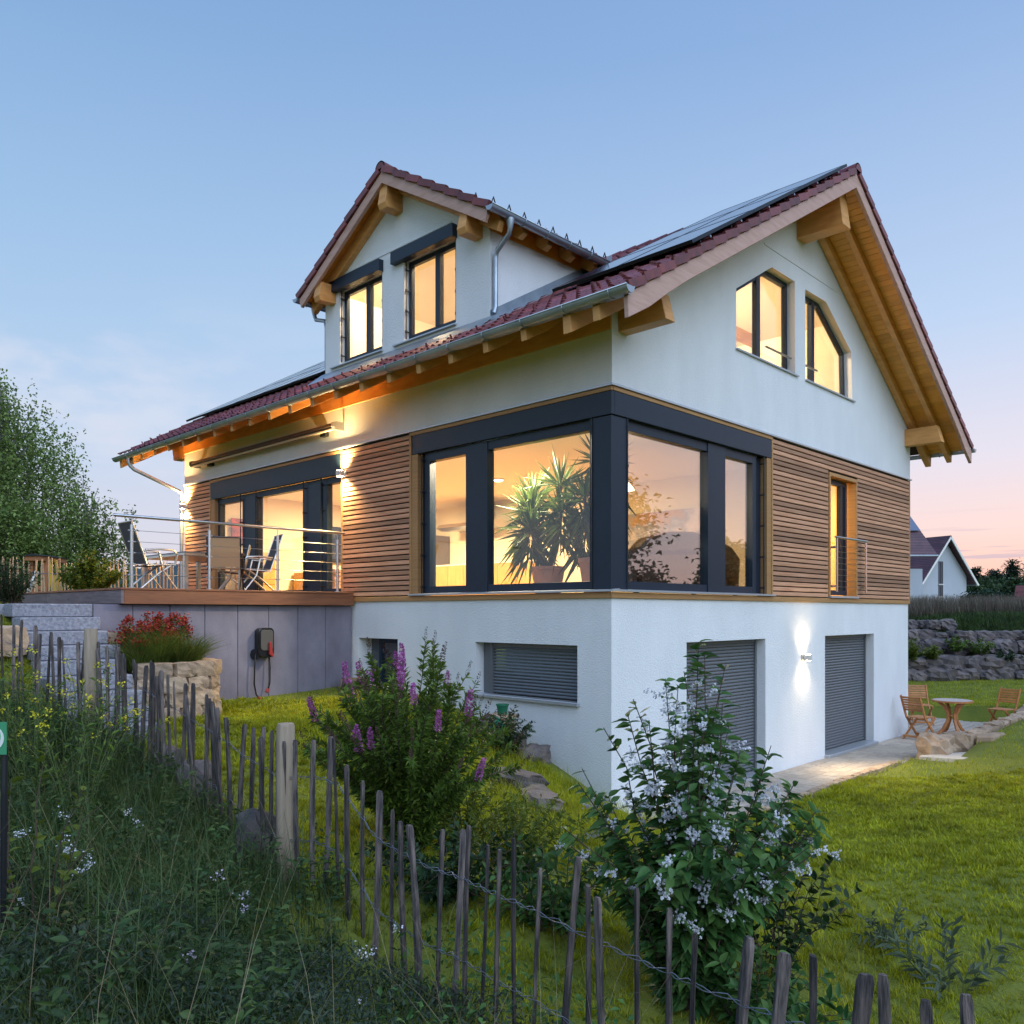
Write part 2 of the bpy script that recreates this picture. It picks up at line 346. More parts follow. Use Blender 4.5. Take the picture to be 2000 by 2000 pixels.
# ---------------------------------------------------------------- terrain
def at(px, d):                               # where the line of sight to column px of the 2000-pixel photo is d metres deep
    p = CAM + FW * d + RT * ((px - 1000) / 1632 * d); return p.x, p.y
FENCE = [(-230, 9.1, 1.95), (-70, 8.9, 1.75), (0, 8.7, 1.6), (177, 8.3, 1.36), (430, 6.5, .92), (555, 5.7, .76), (730, 4.9, .58), (900, 4.29, .52), (1231, 3.46, .46), (1640, 2.79, .46), (1960, 2.44, .5)]
CP = [at(a, d) + (z,) for a, d, z in FENCE]
CP += [(0.2, 5.4, 1.36), (-.9, 5.4, 1.3), (-2, 5.4, 1.25), (-2.9, 5.2, 1.25), (0, 4.4, 1.34), (0, 3.2, 1.26), (0, 2.2, 1.08), (0, 1.2, .74), (0, .4, .42), (0, -.4, .12), (-1.2, .3, .62), (-2, 2, 1.05), (-1.5, -1, .45), (-3, 0, .68), (-3, 3.4, 1.2),
       (-4.2, 1.8, 1.12), (-3.2, -2.2, .52), (0, -2, .2), (2.5, -1.6, .03), (4.5, -1.6, .03), (6, -1.8, .04), (2, -3.5, .2), (5, -4, .2), (-1.5, -4, .4), (1, -6, .42), (5, -7, .45), (9, -5, .42), (8.5, -2.4, .34), (11.5, -2.2, .42), (14.5, -2, .46), (14, -6, .5), (20, -5, .5), (16, 0, .25), (20, 2, .2), (18, 5, .15), (14, 5, .1), (23, 5, .25), (26, 1, .3), (30, -4, .4),
       (-4.7, 3.1, 1.2), (-4.7, 6.1, 2.55), (-6.2, 5.4, 2.3), (-6.5, 4.2, 1.9), (-7, 6.5, 2.45), (-5, 8, 2.72), (-8, 9, 2.8), (-2, 13.5, 2.8), (3, 13.5, 2.6), (-5, 12, 2.85), (-9, 2, 1.6), (-8, -1, 1.25), (-7, -3.5, 1.05), (-5.2, -2, .85), (-10, -6, 1.1), (-5.5, -6.5, .75), (-3, -8, .5), (-11, 5, 2.1), (-14, 0, 1.6), (-4, 17, 2.85), (2, 19, 2.6), (9, 14, 1.2), (12, 9, .3), (4, 5, 1.0), (-12, 14, 2.9)]
CP = np.array(CP)
def _phi(r2): return r2 * np.log(r2 + 1e-9) * .5
_n = len(CP); _A = np.zeros((_n + 3, _n + 3))
_A[:_n, :_n] = _phi(((CP[:, None, :2] - CP[None, :, :2]) ** 2).sum(2)) + np.eye(_n) * .02
_A[:_n, _n] = 1; _A[:_n, _n + 1:] = CP[:, :2]; _A[_n:, :_n] = _A[:_n, _n:].T
_w = np.linalg.solve(_A, np.concatenate([CP[:, 2], [0, 0, 0]]))
def smooth(a, b, x): t = np.clip((x - a) / (b - a), 0, 1); return t * t * (3 - 2 * t)
def ground(x, y):
    x = np.asarray(x, float); y = np.asarray(y, float); sh = x.shape; q = np.stack([x.ravel(), y.ravel()], 1)
    z = np.empty(len(q))
    for i in range(0, len(q), 20000):
        c = q[i:i + 20000]
        z[i:i + 20000] = _phi(((c[:, None, :] - CP[None, :, :2]) ** 2).sum(2)) @ _w[:_n] + _w[_n] + c @ _w[_n + 1:]
    lat = (q[:, 0] - CAM.x) * RT.x + (q[:, 1] - CAM.y) * RT.y; dep = (q[:, 0] - CAM.x) * FW.x + (q[:, 1] - CAM.y) * FW.y
    far = np.where(lat > 0, .3, .3) + (-16 - .3) * smooth(4, -30, lat - .0 * dep) * smooth(20, 60, dep)
    hill = 2.05 * smooth(0, 4.5, dep - 29.5 - .02 * lat) * smooth(-4, 6, lat)          # the bank above the boulder wall
    far = np.where(lat > -4, np.maximum(far, .3), far) + hill
    r = np.hypot(q[:, 0] - 3, q[:, 1] - 3); b = smooth(17, 27, r); z = np.clip(z, -.5, 3.1)
    z = z * (1 - b) + far * b
    inpav = (q[:, 0] > -.1) & (q[:, 0] < 13.9) & (q[:, 1] > np.where(q[:, 0] < 6.9, -1.12, -1.95)) & (q[:, 1] < 3.2)
    z = np.where(inpav, np.minimum(z, -.1), z)
    deck = (q[:, 0] > -4.1) & (q[:, 0] < .1) & (q[:, 1] > 5.75) & (q[:, 1] < 12)
    z = np.where(deck, np.minimum(z, 2.2), z)
    st = (q[:, 0] > -5.15) & (q[:, 0] < -2.9) & (q[:, 1] > 3.45) & (q[:, 1] < 5.75)
    z = np.where(st, np.minimum(z, np.where(q[:, 0] > -4.15, 1.24, 1.0 + .6 * (q[:, 1] - 3.38))), z)
    house = (q[:, 0] > .2) & (q[:, 0] < 10.4) & (q[:, 1] > .2) & (q[:, 1] < 11.8)
    z = np.where(house, np.minimum(z, 2.4), z)
    return z.reshape(sh)
def gz(x, y): return float(ground(np.array([x]), np.array([y]))[0])
def sp(a, b, s): return np.arange(a, b, s)
gx = np.concatenate([[-900, -400, -200, -100, -60, -40], sp(-30, -12, 1), sp(-12, 16, .22), sp(16, 34, .6), sp(34, 70, 3), [80, 120, 200, 400, 900, 2000]])
gy = np.concatenate([[-900, -400, -100, -50, -30, -20], sp(-16, -9, .8), sp(-9, 8, .22), sp(8, 34, .6), sp(34, 70, 3), [80, 120, 200, 400, 900, 2000]])
GX, GY = np.meshgrid(gx, gy, indexing='ij'); GZ = ground(GX, GY)
_V = np.stack([GX, GY, GZ], 2).reshape(-1, 3); _m = len(gy)
_i = (np.arange(len(gx) - 1)[:, None] * _m + np.arange(_m - 1)[None, :]).ravel()
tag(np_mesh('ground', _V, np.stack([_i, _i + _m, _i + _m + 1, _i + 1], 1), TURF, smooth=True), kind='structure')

# ---------------------------------------------------------------- the house
L, Wd_ = 11.92, 10.5                         # length along the eave, width of the gable
T = .585; RX = 5.25; RZ = 9.72; OG = .95; OGB = 1.25
ang = math.atan(T); ca, sa = math.cos(ang), math.sin(ang)
def zb(x): return RZ - T * abs(x - RX)
ZF0, ZF1 = 2.86, 5.42                        # cladding, bottom and top
house = thing('house', 'white rendered house with larch slat middle storey, red tiled roof and dormer, lit windows', 'house', (0, 0, 0))

def wall(name, m, outer, holes, to3, depth, parent=house, inner=True, rev=None):
    """A wall from a flat outline with holes: front face, back face, reveals. to3(u, v, w): w goes into the wall."""
    mb = MB(); loops = [outer] + holes
    tri = geometry.tessellate_polygon([[Vector((u, v, 0)) for u, v in l] for l in loops])
    flat = [p for l in loops for p in l]
    for w in ((0, depth) if inner else (0,)):
        n0 = len(mb.v); mb.v += [to3(u, v, w) for u, v in flat]
        mb.f += [tuple(n0 + i for i in t) for t in tri]
    for l in ([outer] if inner else []) + holes:
        for i in range(len(l)):
            a, b = l[i], l[(i + 1) % len(l)]
            mb.quad(to3(*a, 0), to3(*b, 0), to3(*b, depth), to3(*a, depth))
    me = bpy.data.meshes.new(name); me.from_pydata(mb.v, [], mb.f)
    bm = bmesh.new(); bm.from_mesh(me); bmesh.ops.remove_doubles(bm, verts=bm.verts, dist=1e-4); bmesh.ops.recalc_face_normals(bm, faces=bm.faces); bm.to_mesh(me); bm.free()
    me.materials.append(m); return link(bpy.data.objects.new(name, me), parent)
def rect(a, b, c, d): return [(a, c), (b, c), (b, d), (a, d)]
LF = lambda o: (lambda u, v, w: (o + w, u, v))            # left (eave) facade: u = Y
RF = lambda o: (lambda u, v, w: (u, o + w, v))            # right (gable) facade: u = X

# basement
BW = [(.58, 2.505, 1.42, 2.17), (4.314, 5.374, 1.40, 2.17)]
wall('basement_wall', PLASTER, rect(.33, L, -.4, 2.78), [rect(a, b, c, d) for a, b, c, d in BW], LF(.03), .30)
SD = [(1.752, 4.062, .04, 2.18), (6.288, 8.562, .04, 2.18)]
wall('basement_wall', PLASTER, rect(.03, Wd_ - .03, -.4, 2.78), [rect(a, b, c, d) for a, b, c, d in SD], RF(.03), .30)
MB().box(Wd_ - .25, Wd_ - .03, .34, L, -.4, 2.78).build('basement_wall', PLASTER, house)
# upper storey, eave side and gable
wall('upper_wall', PLASTER, rect(0, L, 5.435, 6.62), [], LF(0), .25)
G1 = [(3.08, 6.595), (5.05, 6.585), (5.035, 8.15), (4.22, 8.15), (3.08, 7.49)]
G2 = [(5.44, 6.60), (7.425, 6.60), (7.375, 7.49), (6.26, 8.14), (5.42, 8.13)]
zt_ = lambda x: zb(x) - .06
wall('gable_wall', PLASTER, [(.25, 5.435), (Wd_, 5.435), (Wd_, zt_(Wd_)), (RX, zt_(RX)), (.25, zt_(.25))], [G1, G2], RF(0), .25)
MB().box(Wd_ - .25, Wd_, .25, L, 2.78, zb(Wd_) - .08).build('side_wall', PLASTER, house)
MB().prism([(.26, L, 2.78), (Wd_, L, 2.78), (Wd_, L, zt_(Wd_)), (RX, L, zt_(RX)), (.26, L, zt_(.26))], (0, -.25, 0), (0, 0, 0)).build('gable_wall', PLASTER, house)
# dark backing behind the slats
DO = (5.847, 10.684)                         # terrace door opening
wall('slat_backing', BACKING, rect(3.9, L - .01, 2.79, 5.43), [rect(DO[0], DO[1], 2.93, 5.42)], LF(.035), .22)
FD = (6.40, 7.64, 2.90, 5.115)               # French door
wall('slat_backing', BACKING, rect(4.21, Wd_ - .01, 2.79, 5.43), [rect(*FD)], RF(.035), .22)

# slats: one object each
pitch = (ZF1 - ZF0 - .02) / 31
def slat_rows(a, b, face, z0=ZF0, z1=ZF1):
    k = 0
    while True:
        z = ZF0 + .012 + k * pitch; k += 1
        if z + pitch > z1 + .004: break
        if z < z0 - .004: continue
        d0 = random.uniform(-.002, .003)
        c = [(a, z), (b, z)]; mb = MB(); h = pitch - .016
        for s, (o0, o1) in enumerate(((d0, .026),)):
            pr = [(.026, z), (d0 + .004, z), (d0, z + .006), (d0, z + h - .004), (.026, z + h)]
            if face == 'L': mb.prism([(o, a, zz) for o, zz in pr], (0, 0, 0), (0, b - a, 0))
            else: mb.prism([(a, o, zz) for o, zz in pr], (0, 0, 0), (b - a, 0, 0))
        mb.build('slat', SLAT, house)
slat_rows(3.985, 5.80, 'L'); slat_rows(10.735, L - .03, 'L')
slat_rows(4.26, 6.36, 'R', z1=FD[3] + .05); slat_rows(7.68, Wd_ - .04, 'R', z1=FD[3] + .05)
slat_rows(4.26, Wd_ - .04, 'R', z0=FD[3] + .05)
# timber trims round the cladding, flashing above
def lbox(n, m, x0, x1, y0, y1, z0, z1, b=0, par=house): return MB().box(x0, x1, y0, y1, z0, z1).build(n, m, par, bevel=b)
lbox('base_board', TRIM, -.004, .03, .03, L, 2.78, 2.855, .004); lbox('base_board', TRIM, -.004, Wd_, -.004, .028, 2.78, 2.855, .004)
for y in (3.962, 5.824, 10.71): lbox('corner_board', TRIM, -.006, .03, y - .022, y + .022, 2.858, 5.42, .004)
lbox('corner_board', TRIM, -.006, .03, L - .028, L, 2.858, 5.42, .004)
for x in (4.235, Wd_ - .018): lbox('corner_board', TRIM, x - .02, x + .02, -.006, .03, 2.858, 5.42, .004)
lbox('top_board', TRIM, -.008, .03, -.0, 3.94, 5.372, 5.425, .004); lbox('top_board', TRIM, .031, 4.214, -.008, .03, 5.372, 5.425, .004)
lbox('top_board', TRIM, -.008, .03, 5.848, 10.686, 5.36, 5.41, .004)
lbox('flashing', SILL, -.035, .02, -.035, L + .03, 5.427, 5.452); lbox('flashing', SILL, .021, Wd_ + .03, -.035, .02, 5.428, 5.453)
for a, b, n in ((4.0, 8.44, 0),): MB().box(3.95, 6.75, -.012, .004, 8.43, 8.455).build('drip_moulding', PLASTER, house)

# ---- windows
def frame_box(mb, face, a, b, z0, z1, w, o0, o1):
    def bx(u0, u1, v0, v1):
        if face == 'L': mb.box(o0, o1, u0, u1, v0, v1)
        else: mb.box(u0, u1, o0, o1, v0, v1)
    bx(a, a + w, z0, z1); bx(b - w, b, z0, z1); bx(a + w, b - w, z0, z0 + w); bx(a + w, b - w, z1 - w, z1)
def fb(face, u0, u1, z0, z1, o0, o1, mb=None):
    mb = mb or MB()
    return mb.box(o0, o1, u0, u1, z0, z1) if face == 'L' else mb.box(u0, u1, o0, o1, z0, z1)
def pane(par, face, u0, u1, z0, z1, o, name='pane', m=None):
    return fb(face, u0, u1, z0, z1, o, o + .012).build(name, m or GLASS, par)
def rod(par, face, u, z0, z1, o, n=5):
    mb = MB(); P = (lambda u, o, z: (o, u, z)) if face == 'L' else (lambda u, o, z: (u, o, z))
    mb.tube([P(u, o, z0), P(u, o, z1)], .011, 6)
    for i in range(n):
        z = z0 + .12 + (z1 - z0 - .24) * i / (n - 1); mb.tube([P(u, o - .004, z), P(u, o + .07, z)], .012, 6); mb.tube([P(u, o - .0, z - .02), P(u, o, z + .02)], .018, 6)
    return mb.build('guide_rod', DARKM, par, smooth=40)
# corner window: box above, post in the corner, glass to both sides
cw = fb('L', .0, 3.9, 5.075, 5.368, -.004, .06).box(.0611, 4.2, -.004, .06, 5.075, 5.368).build('corner_window', ANTH, house, bevel=.004)
MB().box(.02, .372, .02, .372, 2.872, 5.07).build('corner_post', ANTH, cw, bevel=.004)
f = MB()
for face, a, mu0, mu1, b, end in (('L', .372, 2.283, 2.738, 3.57, 3.78), ('R', .376, 2.37, 2.86, 3.72, 4.06)):
    fb(face, a, mu0, 2.872, 3.0, .07, .2, f); fb(face, a, mu0, 4.94, 5.07, .07, .2, f)
    fb(face, mu0, mu1, 2.872, 5.07, .055, .2, f)
    fb(face, mu1, b, 2.872, 3.0, .07, .2, f); fb(face, mu1, b, 4.94, 5.07, .07, .2, f)
    fb(face, b, b + .11, 2.872, 5.07, .07, .2, f); fb(face, b + .115, end + .02, 2.872, 5.07, .12, .22, f)
f.build('window_frame', ANTH, cw, bevel=.004)
for face, a, b in (('L', .366, 2.29), ('L', 2.73, 3.58), ('R', .37, 2.38), ('R', 2.85, 3.73)): pane(cw, face, a, b, 2.99, 4.95, .125, m=GLASS2 if face == 'R' else None)
for face, u in (('L', .33), ('L', 3.70), ('R', .345), ('R', 3.98)): rod(cw, face, u, 2.87, 5.08, .015)
fb('L', 3.79, 3.94, 2.872, 5.07, .01, .24).build('reveal_board', TRIM, cw); fb('R', 4.07, 4.214, 2.872, 5.07, .01, .24).build('reveal_board', TRIM, cw)
MB().prism([(-.05, 0, 2.862), (-.05, 0, 2.885), (.10, 0, 2.90), (.10, 0, 2.862)], (0, -.05, 0), (0, 3.96, 0)).build('window_sill', SILL, cw)
MB().prism([(0, -.05, 2.862), (0, -.05, 2.885), (0, .10, 2.90), (0, .10, 2.862)], (.101, 0, 0), (4.27, 0, 0)).build('window_sill', SILL, cw)
# terrace door
td = fb('L', DO[0] - .005, DO[1], 5.0, 5.356, -.006, .07).build('terrace_door', ANTH, house, bevel=.004)
f = MB()
fb('L', DO[0], DO[1], 4.93, 5.0, .08, .2, f)
for a, b in ((5.86, 5.93), (6.40, 6.55), (7.04, 7.18), (8.84, 8.90), (9.38, 9.46), (10.42, 10.5)): fb('L', a, b, 2.95, 4.93, .08, .2, f)
for a, b in ((5.93, 6.40), (7.18, 8.84), (9.46, 10.42)): fb('L', a, b, 2.95, 3.02, .08, .2, f); fb('L', a, b, 4.88, 4.93, .08, .2, f)
f.build('door_frame', ANTH, td, bevel=.004)
fb('L', 6.55, 7.04, 2.95, 4.93, .06, .2).build('dark_panel', ANTH, td, bevel=.003); fb('L', 8.90, 9.38, 2.95, 4.93, .06, .2).build('dark_panel', ANTH, td, bevel=.003)
for a, b in ((5.925, 6.405), (7.175, 8.845), (9.455, 10.425)): pane(td, 'L', a, b, 3.01, 4.89, .13)
for u in (6.50, 7.08, 8.80, 9.42): rod(td, 'L', u, 2.95, 5.0, .02)
fb('L', 10.52, 10.68, 2.95, 5.0, .01, .24).build('reveal_board', TRIM, td)
# French door with its own low railing
fd = MB(); frame_box(fd, 'R', 6.50, 7.52, 2.92, 5.05, .09, .14, .22); fb('R', 7.22, 7.29, 3.0, 4.97, .135, .215, fd); fd = fd.build('french_door', ANTH, house, bevel=.004)
pane(fd, 'R', 6.58, 7.23, 3.0, 4.98, .18); fb('R', 7.28, 7.44, 3.0, 4.98, .16, .19).build('dark_panel', DARKM, fd)
rv = MB(); fb('R', 6.385, 6.44, 2.90, 5.12, -.012, .23, rv); fb('R', 7.59, 7.645, 2.90, 5.12, -.012, .23, rv); fb('R', 6.4401, 7.5899, 5.06, 5.12, -.012, .23, rv); rv.build('reveal_board', TRIM, fd)
fb('R', 6.40, 7.66, 2.862, 2.90, -.04, .14).build('window_sill', SILL, fd)
br = MB().tube([(6.40, -.11, 3.95), (7.85, -.11, 3.95)], .02, 8).build('balcony_railing', STEEL, house, smooth=40)
for x in (6.47, 7.80): MB().box(x - .025, x + .025, -.12, -.10, 2.97, 3.93).box(x - .02, x + .02, -.1, .0, 3.05, 3.09).box(x - .02, x + .02, -.1, .0, 3.75, 3.79).build('railing_post', STEEL, br)
for k in range(8): MB().tube([(6.45, -.11, 3.06 + .105 * k), (7.82, -.11, 3.06 + .105 * k)], .0035, 5).build('cable', STEEL, br)
# basement windows and shuttered doors
def shutter(name, face, a, b, z0, z1, o, n, par=house, post=.0):
    r = fb(face, a, b, z1 - .06, z1, o - .01, o + .05).build(name, SHUT, par)
    h = (z1 - .06 - z0) / n
    for k in range(n):
        z = z0 + k * h; mb = MB()
        pr = [(o + .03, z + .004), (o + .008, z + .006), (o, z + h * .45), (o + .012, z + h - .003), (o + .03, z + h - .003)]
        mb.prism([((p, a, q) if face == 'L' else (a, p, q)) for p, q in pr], (0, 0, 0), (0, b - a, 0) if face == 'L' else (b - a, 0, 0)); mb.build('slat', SHUT, r)
    mb = MB(); fb(face, a - .05, a, z0, z1, o - .02, o + .06, mb); fb(face, b, b + .05, z0, z1, o - .02, o + .06, mb); mb.build('guide_rail', SHUT, r)
    return r
s1 = shutter('basement_shutter', 'L', .63, 2.25, 1.44, 2.17, .15, 15); fb('L', 2.30, 2.50, 1.42, 2.17, .2, .25).build('end_panel', SHUT, s1)
s2 = shutter('door_shutter', 'R', 1.80, 4.01, .07, 2.18, .2, 40); s3 = shutter('door_shutter', 'R', 6.34, 8.51, .07, 2.18, .2, 40)
tag(s1, 'closed grey roller shutter on the low basement window'); tag(s2, 'closed grey roller shutter beside the corner'); tag(s3, 'closed grey roller shutter right of the lit wall lamp')
MB().prism([(-.03, 0, 1.385), (-.03, 0, 1.41), (.15, 0, 1.43), (.15, 0, 1.385)], (0, .54, 0), (0, 2.54, 0)).build('window_sill', SILL, house)
for a, b in ((1.74, 4.07), (6.27, 8.58)): MB().box(a, b, -.06, .2, .0, .055).build('door_sill', SILL, house, bevel=.006)
bwn = MB(); frame_box(bwn, 'L', 4.32, 4.98, 1.41, 2.165, .07, .16, .23); bwn = bwn.build('basement_window', ANTH, house)
fb('L', 4.38, 4.92, 1.47, 2.1, .2, .21).build('pane', GLASS, bwn); fb('L', 4.3, 5.4, 1.40, 2.18, .30, .32).build('curtain', mat('net_curtain', (.1, .11, .13), .9), bwn)
MB().box(-.03, .2, 4.28, 5.4, 1.36, 1.40).build('window_sill', SLABM, house)
# gable windows: outlines follow the roof
def inset(poly, d):
    n = len(poly); out = []
    for i in range(n):
        p0, p1, p2 = Vector(poly[i - 1]), Vector(poly[i]), Vector(poly[(i + 1) % n])
        e1 = (p1 - p0).normalized(); e2 = (p2 - p1).normalized(); n1 = Vector((-e1.y, e1.x)); n2 = Vector((-e2.y, e2.x))
        k = (n1 + n2); k = k / max(k.length_squared, 1e-6) * 2; out.append(tuple(p1 + k * d))
    return out
def polyframe(name, poly, w, o0, o1, par):
    inn = inset(poly, w); mb = MB(); n = len(poly)
    for i in range(n):
        j = (i + 1) % n; a, b, c, d = poly[i], poly[j], inn[j], inn[i]
        mb.hexa([(a[0], o0, a[1]), (b[0], o0, b[1]), (c[0], o0, c[1]), (d[0], o0, d[1]), (a[0], o1, a[1]), (b[0], o1, b[1]), (c[0], o1, c[1]), (d[0], o1, d[1])])
    fr = mb.build(name, ANTH, par); pm = MB(); m = inset(poly, w - .01)
    pm.prism([(x, .165, z) for x, z in m], (0, 0, 0), (0, .012, 0)); pm.build('pane', GLASS, fr); return fr
for Gp, mx, ht, hb in ((G1, 4.02, 8.02, (4.1, 5.0)), (G2, 6.02, 8.10, (5.45, 6.0))):
    fr = polyframe('gable_window', Gp, .075, .14, .21, house)
    MB().box(mx - .06, mx + .06, .132, .213, Gp[0][1] + .07, ht).build('mullion', ANTH, fr)
    MB().tube([(hb[0], .05, 6.86), (hb[1], .05, 6.86)], .018, 8).build('guard_bar', STEEL, fr, smooth=40)
    a, b = Gp[0][0], Gp[1][0]
    MB().prism([(0, -.04, 6.565), (0, -.04, 6.585), (0, .14, 6.61), (0, .14, 6.565)], (a - .02, 0, 0), (b + .08, 0, 0)).build('window_sill', SILL, fr)
# ---------------------------------------------------------------- roof
E0, E1 = -.90, 2 * RX + .90                  # eaves, left and right, in X
Y0, Y1 = -OG, L + OGB
DC, DHW, DZ, DT = 4.375, 2.4, 9.62, .585     # dormer: centre line, half width, ridge height, slope
DXF = -.25                                   # front of its roof
def dz(y): return DZ - DT * abs(y - DC)
def dmeet(y): return RX - (RZ - dz(y)) / T   # where the dormer's roof dies into the main roof
def slab(name, m, fx, x0, x1, y0, y1, t0, t1, par):
    """A sloping slab of the main roof between x0 and x1; t0, t1: vertical offsets of its faces from zb."""
    return MB().hexa([(x0, y0, zb(x0) + t0), (x1, y0, zb(x1) + t0), (x1, y1, zb(x1) + t0), (x0, y1, zb(x0) + t0), (x0, y0, zb(x0) + t1), (x1, y0, zb(x1) + t1), (x1, y1, zb(x1) + t1), (x0, y1, zb(x0) + t1)])
mb = MB()
for a, b, ya, yb in ((RX, E1, Y0 + .02, Y1 - .02), (E0, RX, Y0 + .02, DC - 2.05), (E0, RX, DC + 2.05, Y1 - .02), (E0, .09, DC - 2.05, DC + 2.05), (3.15, RX, DC - 2.05, DC + 2.05)):
    v = slab('', None, 0, a, b, ya, yb, .0, .03, None); n = len(mb.v); mb.v += v.v; mb.f += [tuple(n + i for i in q) for q in v.f]
roof = mb.build('roof', mat('underlay', (.05, .025, .02), .9), house)
# soffit boards: seen under the gable overhang and the eaves
nb = 58
step = (RX - E0) / nb
for s in (-1, 1):
    for k in range(nb):
        xa, xb = RX + s * (k * step + .004), RX + s * ((k + 1) * step - .004)
        x0, x1 = min(xa, xb), max(xa, xb)
        e = k * step > 5.0                   # near the eave the boards run the whole length
        if s > 0 or not e: slab('', None, 0, x0, x1, Y0 + .03, .02, -.022, -.002, None).build('soffit_board', SPRUCE, house)
        if s < 0 and e: slab('', None, 0, x0, x1, Y0 + .03, Y1 - .03, -.022, -.002, None).build('soffit_board', SPRUCE, house)
# rafters: barge, flying and wall rafters of the gable, rafter tails along the eave
def rafter(name, m, y, w, h, side, par=house, tail=.30, x_in=RX, h_tail=.2):
    e = E0 if side < 0 else E1; s = 1 if side < 0 else -1
    top = -.024
    pts = [(x_in, zb(x_in) + top), (x_in, zb(x_in) + top - h), (e + s * 1.15, zb(e + s * 1.15) + top - h), (e + s * .75, zb(e + s * .75) + top - h - .02), (e + s * .35, zb(e + s * .35) + top - h - .06), (e + s * .02 - s * .06, zb(e) + top - h - .07), (e - s * .06 + 0, zb(e) + top - .06), (e, zb(e) + top)]
    return MB().prism([(x, y, z) for x, z in pts], (0, -w / 2, 0), (0, w / 2, 0)).build(name, m, par, bevel=.006)
for side in (-1, 1):
    rafter('barge_board', BARGE, Y0 + .035, .06, .225, side)
    rafter('rafter', TIMBER, -.50, .10, .16, side); rafter('rafter', TIMBER, -.07, .12, .2, side)
for k in range(19):
    y = .62 + k * .665
    rafter('rafter_tail', TIMBER, y, .09, .13, -1, x_in=.02)
for y in (L + .5, L + OGB - .1): rafter('rafter', TIMBER, y, .1, .18, -1)
# boards that close the wall head between the tails, purlin ends that carry the gable overhang
MB().box(-.03, -.002, .0, L, 6.13, 6.60).build('eave_board', TIMBER, house)
def purlin(x0, x1, z0, z1, ye, name='purlin', m=TIMBER, par=house):
    return MB().prism([(x0, .05, z0), (x0, .05, z1), (x0, ye + .06, z1), (x0, ye - .03, z0)], (0, 0, 0), (x1 - x0, 0, 0)).build(name, m, par, bevel=.006)
purlin(5.10, 5.40, 8.89, 9.56, -.76); purlin(.13, .33, 6.12, 6.47, -.68); purlin(10.17, 10.37, 6.12, 6.47, -.70)
purlin(.13, .33, 6.12, 6.47, L + .9)
# tiles
def tile_mesh(name, w, l, lap=0):
    us = [0, .03, .055, .075, .11, .145, .165, .2, .235, .26]; hs = [.040, .045, .036, .022, .012, .014, .026, .012, .014, .034]
    mb = MB(); k = w / .255
    for v, lift in ((0, .030), (l, .0)):
        for dn in (0, -.022):
            mb.v += [(u * k - w / 2, v, h + lift + dn) for u, h in zip(us, hs)]
    n = len(us)
    for i in range(n - 1):
        mb.f.append((i, i + 1, 2 * n + i + 1, 2 * n + i)); mb.f.append((i, n + i, n + i + 1, i + 1))
    mb.f.append((0, 2 * n, 3 * n, n)); mb.f.append((n - 1, 2 * n - 1, 4 * n - 1, 3 * n - 1))
    if lap: [mb.hexa([(a, -.004, -.020), (b, -.004, -.020), (b, l - .045, -.050), (a, l - .045, -.050), (a, -.004, .078), (b, -.004, .078), (b, l - .045, .046), (a, l - .045, .046)]) for a, b in [(w / 2 - .012, w / 2 + .026) if lap > 0 else (-w / 2 - .026, -w / 2 + .012)]]
    me = mb.mesh(name, TILE, 25); return me
ROW = .338; NR = 21; CW = .238
TM = tile_mesh('roof_tile', CW, .375)
def frameM(o, u, v, n):
    return Matrix(((u[0], v[0], n[0], o[0]), (u[1], v[1], n[1], o[1]), (u[2], v[2], n[2], o[2]), (0, 0, 0, 1)))
UF, VF, NF = (0, -1, 0), (ca, 0, sa), (-sa, 0, ca)         # front slope: u along -Y, v up the slope
UB, VB, NB = (0, 1, 0), (-ca, 0, sa), (sa, 0, ca)
def roof_pt(front, row, y):
    x = E0 - .05 + row * ROW * ca if front else E1 + .05 - row * ROW * ca
    return (x, y, zb(x) + .030)
rest = []
cols = int(round((Y1 - Y0 - .1) / CW)); cw = (Y1 - Y0) / cols
for r in range(NR):
    for c in range(cols):
        y = Y0 + cw * (c + .5); p = roof_pt(True, r, y); xm = p[0] + .15
        if c == 0: continue
        if abs(y - DC) < 2.2 and p[0] > -.35 and xm < dmeet(y) - .1: continue
        M = frameM(p, UF, VF, NF)
        if r < 4: inst('roof_tile', TM, M, roof)
        else: rest.append(M)
    for c in range(1, cols): rest.append(frameM(roof_pt(False, r, Y0 + cw * (c + .5)), UB, VB, NB))
def merged(name, me, Ms, m, par):
    co = np.empty(len(me.vertices) * 3); me.vertices.foreach_get('co', co); co = co.reshape(-1, 3)
    V = []; Fq = []
    qs = np.array([list(p.vertices) for p in me.polygons if len(p.vertices) == 4])
    for i, M in enumerate(Ms):
        A = np.array(M); V.append(co @ A[:3, :3].T + A[:3, 3]); Fq.append(qs + i * len(co))
    return np_mesh(name, np.concatenate(V), np.concatenate(Fq), m, par)
tag(merged('roof_tiles', TM, rest, TILE, house), kind='stuff')
VT = tile_mesh('verge_tile', .2, .385, 1); VTL = tile_mesh('verge_tile', .2, .385, -1)
for r in range(NR):
    inst('verge_tile', VT, frameM(roof_pt(True, r, Y0 + .10), UF, VF, NF), roof)
    inst('verge_tile', VTL, frameM(roof_pt(False, r, Y0 + .10), UB, VB, NB), roof)
